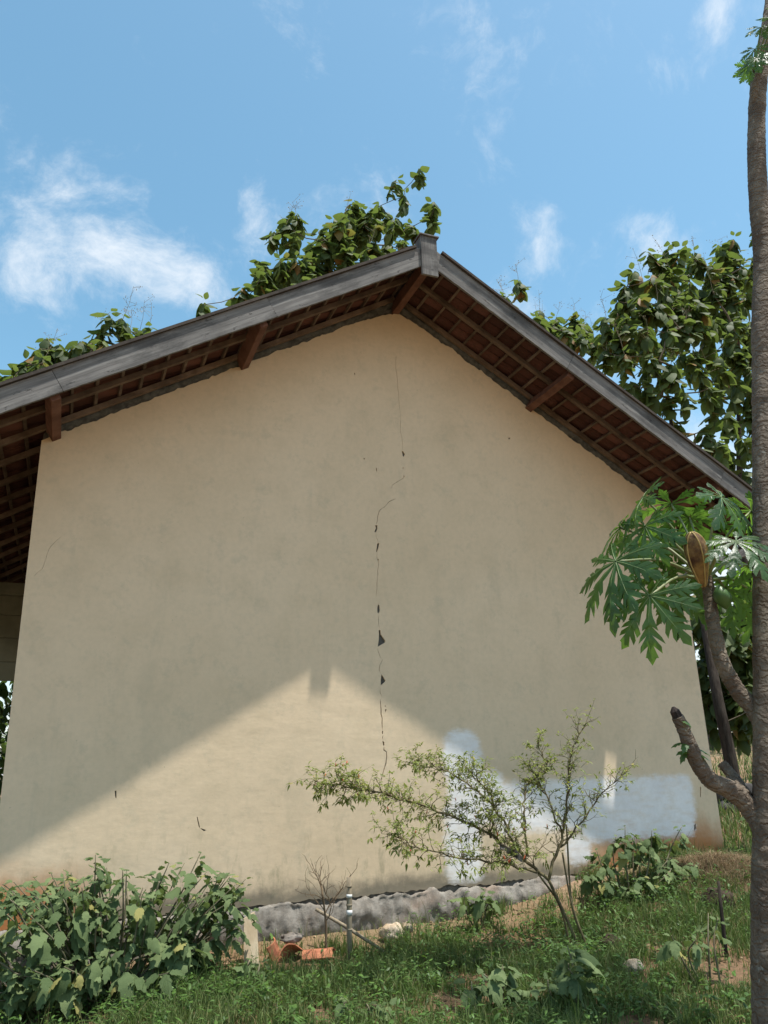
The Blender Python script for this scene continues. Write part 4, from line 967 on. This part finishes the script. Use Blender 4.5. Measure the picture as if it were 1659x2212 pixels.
# ------------------------------------------------------------------ chili shrub
def make_chili():
    rr = random.Random(14); x, y = .745, -1.45; z = gz(x, y)
    root = empty('chili_shrub', (x, y, z), 'airy chili shrub leaning left in front of the wall', 'shrub')
    b = MB(); stem = [Vector((.76, -1.45, z - .05))] + [Vector(p) for p in CHILI[0]]
    b.tube(smooth_path(stem, 5), [.017, .016, .016, .015, .015, .015, .014, .014, .014, .014, .013, .013, .013, .013, .013, .013][:len(smooth_path(stem, 5))], 8); b.build('stem', M['chili_stem'], root, True)
    for k, (dx, dy, e) in enumerate(((.05, -.06, (.66, -1.46, .40)), (-.06, .05, (.42, -1.44, .25)), (.10, .03, (.72, -1.47, .62)))):
        b = MB(); b.tube(smooth_path([(.76 + dx, -1.45 + dy, gz(.76 + dx, -1.45 + dy) - .04), (.66 + dx * .7, -1.45 + dy * .6, -.02), e], 5), [.010] * 6 + [.008] * 5, 6); b.build('stem', M['chili_stem'], root, True)
    items, fruits = [], []
    tw = MB()
    def leafy(p, d, dens):
        for _ in range(dens):
            a = rr.uniform(0, 6.28); out = Vector((math.cos(a), math.sin(a), rr.uniform(-.5, .5))) + d * .8
            items.append((rr.randrange(3), mat_from(p + Vector((rr.gauss(0, .012), rr.gauss(0, .012), rr.gauss(0, .01))), out, (rr.uniform(-.4, .4), rr.uniform(-.4, .4), 1), rr.uniform(.024, .05))))
    def twig(p, d, L_, r0, depth, dens):
        p = Vector(p); d = Vector(d).normalized(); seg = .045; pts = [p]; n = max(2, int(L_ / seg))
        for i in range(n):
            d = (d + Vector((rr.uniform(-.65, .65), rr.uniform(-.65, .65), rr.uniform(-.5, .52)))).normalized()
            p = p + d * seg; pts.append(p)
            if depth > 0 and rr.random() < .48:
                d2 = (d + Vector((rr.uniform(-1, 1), rr.uniform(-1, 1), rr.uniform(-.5, .9)))).normalized(); twig(p, d2, L_ * rr.uniform(.35, .7), r0 * .65, depth - 1, dens)
            if depth <= 1 and rr.random() < dens * 1.0: leafy(p, d, rr.randint(1, 3))
        tw.tube(pts, [r0 * (1 - .6 * i / n) for i in range(n + 1)], 4, False)
        if rr.random() < dens * 1.1: leafy(p, d, rr.randint(3, 6))
        if rr.random() < .10: fruits.append(p)
    for bi, br in enumerate(CHILI[1:]):
        p = smooth_path(br, 6); n = len(p); b = MB(); r0 = .014 if bi in (0, 3) else .010
        q = [v + Vector((rr.uniform(-.012, .012), rr.uniform(-.012, .012), rr.uniform(-.012, .012))) * (1 if i else 0) for i, v in enumerate(p)]
        b.tube(q, [r0 * (1 - .75 * i / n) for i in range(n)], 6); b.build('branch', M['chili_stem'], root, True)
        for i in range(3, n):
            t = i / n; dens = {0: 1.0, 1: .9, 2: .95, 3: .6, 4: .4, 5: .8, 6: 1.0, 7: .7}[bi] * (.35 + .75 * t)
            dirb = (q[i] - q[i - 1]).normalized()
            for _ in range(4 if bi == 0 else 3 if bi in (1, 2, 6) else 2):
                d = dirb * .7 + Vector((rr.uniform(-.9, .6), rr.uniform(-.9, .9), rr.uniform(-.45, .75)))
                twig(q[i], d, rr.uniform(.12, .30) * (1.15 - .8 * t) * (1.05 if bi == 0 else .62 if bi in (2, 5, 6) else .75), .0042, 2, dens)
        leafy(q[-1], Vector((0, 0, .3)), 10)
    tw.build('twigs', M['chili_stem'], root, True)['kind'] = 'stuff'
    place_leaves(root, 'leaf', CHL, items, 300)
    fm = MB(); fm.tube([(0, 0, 0), (0, .35, .02), (0, .75, .0), (0, 1, -.05)], [.12, .15, .11, .02], 6); fme = fm.mesh('chili', True); fme.materials.append(M['chili'])
    pm = fme.copy(); pm.materials.clear(); pm.materials.append(M['chili_bud'])
    for i, p in enumerate(fruits[:60]):
        red = rr.random() < .6
        link_m('chili', fme if red else pm, None, root, mat_from(p, (rr.uniform(-.5, .5), rr.uniform(-.5, .5), 1), (1, 0, .2), rr.uniform(.022, .035)))
    # scrap of plastic caught in the branches
    b = MB(); rr2 = random.Random(4); c = Vector((.02, -1.5, .50)); n = 9
    for i in range(n):
        for j in range(5):
            t = i / (n - 1); b.v.append((c.x + .20 * t + rr2.uniform(-.012, .012), c.y - .03 + rr2.uniform(-.02, .02), c.z - .10 * t + .07 * (j / 4 - .5) * (1 - .5 * abs(t - .5)) + rr2.uniform(-.012, .012)))
    for i in range(n - 1):
        for j in range(4): a = i * 5 + j; b.f.append((a, a + 1, a + 6, a + 5))
    o = b.build('plastic_scrap', M['rag']); sd = o.modifiers.new('thickness', 'SOLIDIFY'); sd.thickness = .003
    tag(o, 'crumpled dark scrap caught in the chili branches', 'scrap')
make_chili()

# ------------------------------------------------------------------ small things by the wall
def rock(name, label, cat, loc, size, mat, seed, group=None, parent=None, rough=.16):
    bm = bmesh.new(); bmesh.ops.create_icosphere(bm, subdivisions=3, radius=1); rr = random.Random(seed); off = rr.uniform(0, 50)
    for v in bm.verts:
        d = 1 + .28 * fbm(v.co.x * 1.2 + off, v.co.y * 1.2, v.co.z * 1.2) + rough * fbm(v.co.x * 4 + off, v.co.y * 4, v.co.z * 4)
        v.co = Vector((v.co.x * size[0], v.co.y * size[1], v.co.z * size[2])) * d
    me = bpy.data.meshes.new(name); bm.to_mesh(me); bm.free(); me.shade_smooth()
    o = link(name, me, mat, parent, loc)
    if label: tag(o, label, cat, group)
    return o

def make_small():
    rr = random.Random(6)
    # bamboo stake
    z = gz(-1.045, -.85); root = empty('bamboo_stake', (-1.045, -.85, z), 'upright bamboo stake with white tape bands beside the dead plant', 'stake')
    b = MB(); pts = [(-1.05, -.85, z - .1), (-1.047, -.85, -.05), (-1.043, -.85, .10), (-1.043, -.85, .268)]; b.tube(pts, [.024, .022, .0225, .021], 10); b.build('pole', M['bamboo'], root, True)
    for (zz, h) in ((.128, .025), (.005, .035)):
        b = MB(); b.tube([(-1.045, -.85, zz - h / 2), (-1.045, -.85, zz), (-1.044, -.85, zz + h / 2)], [.0245, .026, .0245], 10); b.build('tape_band', M['tape'], root, True)
    for (zz) in (-.12, .06, .2):
        b = MB(); b.tube([(-1.045, -.85, zz - .006), (-1.045, -.85, zz + .006)], .0245, 10); b.build('node_ring', M['bamboo'], root, True)
    # a second old stick leaning in front of the footing
    b = MB(); b.tube([(-1.2, -.42, -.02), (-1.0, -.62, -.14), (-.66, -.9, gz(-.66, -.9) + .01)], [.014, .015, .013], 7); tag(b.build('stick', M['bamboo'], smooth=True), 'grey stick leaning from the footing to the grass', 'stick')
    # dead chili plant
    z = gz(-1.21, -.75); root = empty('dead_plant', (-1.21, -.75, z), 'leafless dead brown plant left of the bamboo stake', 'plant')
    b = MB(); sp = [(-1.213, -.75, z - .03), (-1.215, -.75, -.1), (-1.23, -.75, .05), (-1.25, -.76, .16)]; b.tube(smooth_path(sp, 4), [.010] * 6 + [.008] * 7, 6); b.build('stem', M['deadtwig'], root, True)
    tw = MB()
    def twig(p, d, L_, r0, dep):
        p = Vector(p); d = Vector(d).normalized(); pts = [p]; n = max(2, int(L_ / .04))
        for i in range(n):
            d = (d + Vector((rr.uniform(-.5, .5), rr.uniform(-.4, .4), rr.uniform(-.3, .45)))).normalized(); p = p + d * .04; pts.append(p)
            if dep and rr.random() < .55: twig(p, d + Vector((rr.uniform(-1, 1), rr.uniform(-.6, .6), rr.uniform(-.2, .8))), L_ * .55, r0 * .6, dep - 1)
        tw.tube(pts, [r0 * (1 - .6 * i / n) for i in range(n + 1)], 4, False)
    for (p, d, L_) in (((-1.25, -.76, .16), (-.5, 0, 1), .22), ((-1.25, -.76, .14), (.4, 0, 1), .25), ((-1.23, -.75, .02), (-1, 0, .8), .24), ((-1.215, -.75, -.06), (1, 0, 1.2), .42), ((-1.22, -.75, .0), (.7, .1, .9), .36), ((-1.24, -.75, .1), (-1, .1, .25), .2)): twig(p, d, L_, .005, 2)
    tw.build('twigs', M['deadtwig'], root)['kind'] = 'stuff'
    # broken clay tiles
    def shard(label, loc, rot, L_, W_, seed):
        r2 = random.Random(seed); b = MB(); nx, ny = 8, 6; th = .012
        for lay in (0, 1):
            for i in range(nx + 1):
                for j in range(ny + 1):
                    y = (j / ny - .5) * W_; e = 1 - .22 * fbm(j * .8 + seed, lay * 0 + 3) if i == nx else 1
                    b.v.append(((i / nx - .5) * L_ * e, y, .055 * math.cos(y / W_ * 2.6) - lay * th))
        m = (nx + 1) * (ny + 1)
        for i in range(nx):
            for j in range(ny):
                a = i * (ny + 1) + j; b.f.append((a, a + ny + 1, a + ny + 2, a + 1)); b.f.append((m + a, m + a + 1, m + a + ny + 2, m + a + ny + 1))
        for i in range(nx):
            a = i * (ny + 1); b.f.append((a, m + a, m + a + ny + 1, a + ny + 1)); a += ny; b.f.append((a, a + ny + 1, m + a + ny + 1, m + a))
        for j in range(ny):
            b.f.append((j, j + 1, m + j + 1, m + j)); a = nx * (ny + 1) + j; b.f.append((a, m + a, m + a + 1, a + 1))
        o = b.build('broken_tile', M['new_tile'], smooth=False); o.location = loc; o.rotation_euler = rot
        tag(o, label, 'roof tile', 'broken roof tiles by the footing')
    g = lambda x, y, h: (x, y, gz(x, y) + h)
    shard('curved orange tile half lying nearest the bamboo stake', g(-1.27, -.72, .03), (R(12), R(-4), R(-28)), .25, .14, 1)
    shard('orange tile piece standing tilted right of the pale board', g(-1.62, -.62, .06), (R(60), R(62), R(20)), .19, .14, 2)
    shard('shaded tile piece leaning under the grey sack', g(-1.47, -.66, .05), (R(-30), R(25), R(50)), .2, .15, 3)
    shard('small flat tile fragment in the soil before the others', g(-1.42, -.9, .0), (R(5), R(10), R(75)), .14, .1, 4)
    # sack remnant on the tiles
    o = rock('sack_scrap', 'crumpled grey sack lying on the broken tiles', 'sack', g(-1.46, -.60, .15), (.09, .05, .035), M['rag'], 9, rough=.5)
    # pale board
    b = MB(); zb = gz(-1.81, -.7); rrb = random.Random(2)
    fr = [(-1.875, zb - .04), (-1.755, zb - .05), (-1.760, -.10), (-1.778, .035), (-1.80, .03), (-1.868, -.005), (-1.872, -.15)]
    b.add([(x, -.70 + (zz - zb) * .25, zz) for x, zz in fr] + [(x, -.685 + (zz - zb) * .25, zz) for x, zz in fr], [tuple(range(7)), tuple(range(13, 6, -1))] + [(i, i + 7, (i + 1) % 7 + 7, (i + 1) % 7) for i in range(7)])
    tag(b.build('board_offcut', M['board']), 'pale split board leaning upright at the end of the wide shrub', 'board')
    rock('stone', 'rough tan stone against the footing right of the stake', 'stone', g(-.5, -.45, .055), (.11, .075, .08), M['stone'], 1, 'stones in the grass')
    rock('stone', 'small tan stone touching the rough stone by the footing', 'stone', g(-.36, -.43, .06), (.05, .045, .05), M['stone'], 2, 'stones in the grass')
    rock('stone', 'whitish round stone lying alone in the grass at right', 'stone', g(.70, -2.2, .05), (.075, .065, .05), M['stone'], 3, 'stones in the grass')
    rock('stone', 'flat pale stone in shade at the lower left', 'stone', g(-3.15, -.85, .03), (.09, .05, .03), M['stone'], 4, 'stones in the grass')
    rock('rotten_stump', 'dark rotten wood lump right of the chili stem', 'stump', g(.93, -1.62, .04), (.09, .07, .075), M['char'], 5)
    rock('rotten_stump', 'dark rotten wood lump under the dry grass mound', 'stump', g(2.35, -1.35, .05), (.17, .12, .09), M['char'], 6)
    b = MB(); zt = gz(1.58, -2.2); b.tube([(1.58, -2.2, zt - .08), (1.588, -2.2, -.2), (1.60, -2.2, .0), (1.611, -2.2, .19)], [.016, .015, .014, .011], 8); tag(b.build('stick', M['bark'], smooth=True), 'dark upright stick pushed into the ground left of the papaya trunk', 'stick')
    b = MB(); b.tube(smooth_path([g(-.28, -1.35, .02), (-.12, -1.4, gz(-.12, -1.4) + .07), (.06, -1.5, gz(.06, -1.5) + .05), (.28, -1.6, gz(.28, -1.6) + .02)], 4), [.012] * 9 + [.008] * 4, 6); tag(b.build('stick', M['egg_stem'], smooth=True), 'bent stick lying in the grass left of the chili stem', 'stick')
    # low dark stone wall on the slope
    zr = gz(7.3, 3.1); root = empty('low_stone_wall', (7.6, 3.1, zr), 'low dark stone wall at the foot of the trunk behind the house corner', 'wall')
    for i in range(24):
        x = 6.2 + (i % 12) * .27 + rr.uniform(-.04, .04); lay = i // 12; y = 3.05 + (x - 6.2) * .12
        rock('stone', None, None, (x, y, gz(x, y) + .08 + .22 * lay), (.16, .14, .13), M['dark_stone'], 60 + i, parent=root)
make_small()

# ------------------------------------------------------------------ ground cover
def blades(name, label, cat, n, sample, hgt, wid, mat, lean=.5, seed=1):
    r = np.random.default_rng(seed); P = sample(r, n); n = len(P)
    a = r.uniform(0, 2 * np.pi, n); h = r.uniform(hgt[0], hgt[1], n) * P[:, 3]; w = r.uniform(wid[0], wid[1], n)
    ld = r.uniform(0, 2 * np.pi, n); le = r.uniform(.1, 1, n) ** 1.4 * lean * h
    sx, sy = np.cos(a) * w, np.sin(a) * w; lx, ly = np.cos(ld) * le, np.sin(ld) * le
    B = P[:, :3]
    def pt(k, t, q): return np.stack([B[:, 0] + sx * k + lx * t * t, B[:, 1] + sy * k + ly * t * t, B[:, 2] + h * (t - .25 * lean * t * t) - .01 * (t == 0)], 1) if q else None
    V = np.stack([pt(-1, 0., 1), pt(1, 0., 1), pt(.8, .55, 1), pt(-.8, .55, 1), pt(.08, 1., 1), pt(-.08, 1., 1)], 1).reshape(-1, 3)
    k = np.arange(n)[:, None] * 6
    F = np.concatenate([k + np.array([[0, 1, 2, 3]]), k + np.array([[3, 2, 4, 5]])], 1).reshape(-1, 4)
    o = link(name, np_mesh(name, V, F), mat); tag(o, label, cat, kind='stuff'); return o

def make_cover():
    def front(r, n):
        out = []
        while len(out) < n:
            x = r.uniform(-5.5, 5.0); y = r.uniform(-6.2, -.05) if r.random() < .25 else -.05 - 3.4 * r.random() ** 1.0
            # bare red soil before the footing and under the shrub
            d = fbm(x * 1.1, y * 1.1, 2.0) + .6 * fbm(x * 3.5, y * 3.5, 4)
            bare = sstep(-.75, -.3, y) * sstep(1.2, -.2, x) * .95
            bare = max(bare, math.exp(-((x + 1.4) / .45) ** 2 - ((y + .75) / .28) ** 2))
            bare = max(bare, .8 * math.exp(-((x + 3.0) / .9) ** 2 - ((y + .75) / .45) ** 2))
            bare = max(bare, .9 * sstep(.05, .42, -d))
            if r.random() < bare: continue
            hg = .55 + .7 * max(0, .5 + d)
            out.append((x, y, gz(x, y), hg))
        return np.array(out)
    blades('grass', 'short green grass in front of the wall', 'grass', 120000, front, (.03, .15), (.0018, .0048), M['grass'], .8, 1)
    def taller(r, n):
        q = front(r, n); q[:, 3] *= 1.0; return q
    blades('tall_grass', 'thin taller grass stalks scattered in the lawn', 'grass', 9000, taller, (.12, .32), (.0012, .0026), M['grass'], .6, 2)
    def tufts(r, n):
        c = front(r, 230); k = r.integers(0, len(c), n); q = c[k].copy(); s = r.uniform(.03, .09, len(c))[k]
        q[:, 0] += r.normal(0, 1, n) * s; q[:, 1] += r.normal(0, 1, n) * s
        q = q[q[:, 1] < -.14]; q[:, 3] = r.uniform(.5, 1.25, len(c))[k][:len(q)]
        q[:, 2] = [gz(a, b) for a, b in q[:, :2]]; return q
    blades('grass_tufts', 'uneven taller tufts of grass standing in the lawn', 'grass', 13000, tufts, (.09, .24), (.0018, .0042), M['grass'], 1.0, 12)
    def straw(r, n): return front(r, n)
    blades('straw', 'dry straw blades among the grass', 'grass', 16000, straw, (.03, .10), (.0012, .003), M['drygrass'], 1.2, 3)
    def hill(r, n):
        out = []
        while len(out) < n:
            t = r.random() ** 1.3; x = 4.0 + 26 * t + r.uniform(-1, 4); y = r.uniform(-.6, 2 + 24 * t)
            if x < 4 and y > 0: continue
            out.append((x, y, gz(x, y), .7 + .6 * fbm(x * .4, y * .4) + t * .7))
        return np.array(out)
    blades('slope_grass', 'long grass on the slope right of the house', 'grass', 26000, hill, (.12, .42), (.005, .013), M['grass'], .8, 4)
    blades('slope_straw', 'dry blades in the grass right of the house corner', 'grass', 9000, lambda r, n: np.array([q for q in hill(r, n * 2) if q[0] < 9]), (.08, .3), (.003, .007), M['drygrass'], .9, 5)
    # mound of pulled dry grass
    def mound(r, n):
        x = r.normal(3.0, .38, n); y = r.normal(-.75, .20, n); k = np.exp(-((x - 3.0) / .5) ** 2 - ((y + .75) / .3) ** 2)
        return np.array([(a, b, gz(a, b) + .16 * c * r.random() ** .5, 1.0) for a, b, c in zip(x, y, k)])
    blades('dry_grass_mound', 'mound of pulled brown grass by the right end of the wall', 'dry grass', 9000, mound, (.05, .16), (.0015, .003), M['drygrass'], 2.2, 6)
    # broad-leaved weeds
    r = np.random.default_rng(9); rr = random.Random(9); items = []
    for (x, y, z, hg) in front(r, 3200):
        n = rr.randint(5, 12); h = rr.uniform(.03, .21); big = rr.uniform(.018, .055)
        for k in range(n):
            a = rr.uniform(0, 6.28); out = Vector((math.cos(a), math.sin(a), rr.uniform(-.2, .7))); p = Vector((x, y, z + h * rr.uniform(.2, 1))) + Vector((out.x, out.y, 0)) * rr.uniform(0, .04)
            items.append((rr.randrange(2), mat_from(p, out, (rr.uniform(-.3, .3), rr.uniform(-.3, .3), 1), big * rr.uniform(.6, 1.2))))
    for (cx, cy, rad, n) in ((.75, -1.5, .28, 260), (.5, -1.7, .3, 200), (-3.3, -.95, .6, 420), (-2.7, -.9, .5, 380), (-2.2, -.85, .4, 260), (-2.45, -1.25, .35, 500), (-2.0, -1.3, .3, 300), (-.75, -.95, .3, 160), (-.1, -.75, .35, 220), (.9, -1.0, .5, 420), (.3, -1.1, .4, 300), (2.2, -1.1, .4, 260), (-1.2, -1.6, .6, 420), (.2, -2.6, .5, 380)):
        for k in range(n):
            x, y = rr.gauss(cx, rad * .6), rr.gauss(cy, rad * .5)
            if y > -.16: continue
            p = Vector((x, y, gz(x, y) + rr.uniform(.02, .13))); a = rr.uniform(0, 6.28)
            items.append((rr.randrange(2), mat_from(p, (math.cos(a), math.sin(a), rr.uniform(-.3, .6)), (rr.uniform(-.4, .4), rr.uniform(-.4, .4), 1), rr.uniform(.025, .055))))
    root = empty('weeds', (0, 0, -.4)); place_leaves(root, 'leaf', WEED, items, 0, 'weeds')
    for o in list(root.children):
        o.parent = None; o.location = (0, 0, 0); tag(o, 'broad-leaved weeds growing through the grass', 'weeds', kind='stuff')
    bpy.data.objects.remove(root)
    for o in bpy.data.objects:
        if o.name.startswith('weeds'): o.name = 'weeds'
    # fallen dry leaves and litter
    items = []
    LIT = [strip_leaf('litter_leaf', M['drygrass'], [(0, .02, 0), (.3, .22, 0), (.65, .2, 0), (1, 0, 0)], 1.0, .3, -.4, .06, 90)]
    for _ in range(900):
        x, y = rr.uniform(-4.2, 3.5), -rr.uniform(.15, 2.6); a = rr.uniform(0, 6.28)
        items.append((0, mat_from(Vector((x, y, gz(x, y) + rr.uniform(.005, .03))), (math.cos(a), math.sin(a), rr.uniform(-.2, .4)), (rr.uniform(-.5, .5), rr.uniform(-.5, .5), 1), rr.uniform(.02, .06))))
    root = empty('litter', (0, 0, 0)); place_leaves(root, 'leaf', LIT, items, 0, 'leaf_litter')
    for o in list(root.children):
        o.parent = None; tag(o, 'dry fallen leaves scattered over the soil', 'leaf litter', kind='stuff')
    bpy.data.objects.remove(root)
    # shrub beyond the porch
    root = empty('porch_shrub', (-4.9, 6.2, gz(-4.9, 6.2)), 'dark shrub behind the porch at the left edge', 'shrub'); items = []
    b = MB(); zz = gz(-4.9, 6.2)
    for k in range(7): b.tube(smooth_path([(-4.9, 6.2, zz - .05), (-4.9 + rr.uniform(-.4, .4), 6.2 + rr.uniform(-.3, .3), zz + 1.2), (-4.9 + rr.uniform(-.8, .8), 6.2 + rr.uniform(-.6, .6), zz + 2.6)], 4), .018, 5)
    b.build('stems', M['twig'], root)
    for _ in range(1500):
        p = Vector((-4.9 + rr.gauss(0, .8), 6.4 + rr.gauss(0, .5), zz + rr.uniform(.3, 2.9))); a = rr.uniform(0, 6.28)
        items.append((rr.randrange(2), mat_from(p, (math.cos(a), math.sin(a), rr.uniform(-1, .3)), (rr.uniform(-.4, .4), rr.uniform(-.4, .4), 1), rr.uniform(.12, .22))))
    place_leaves(root, 'leaf', FAR, items, 120)
make_cover()
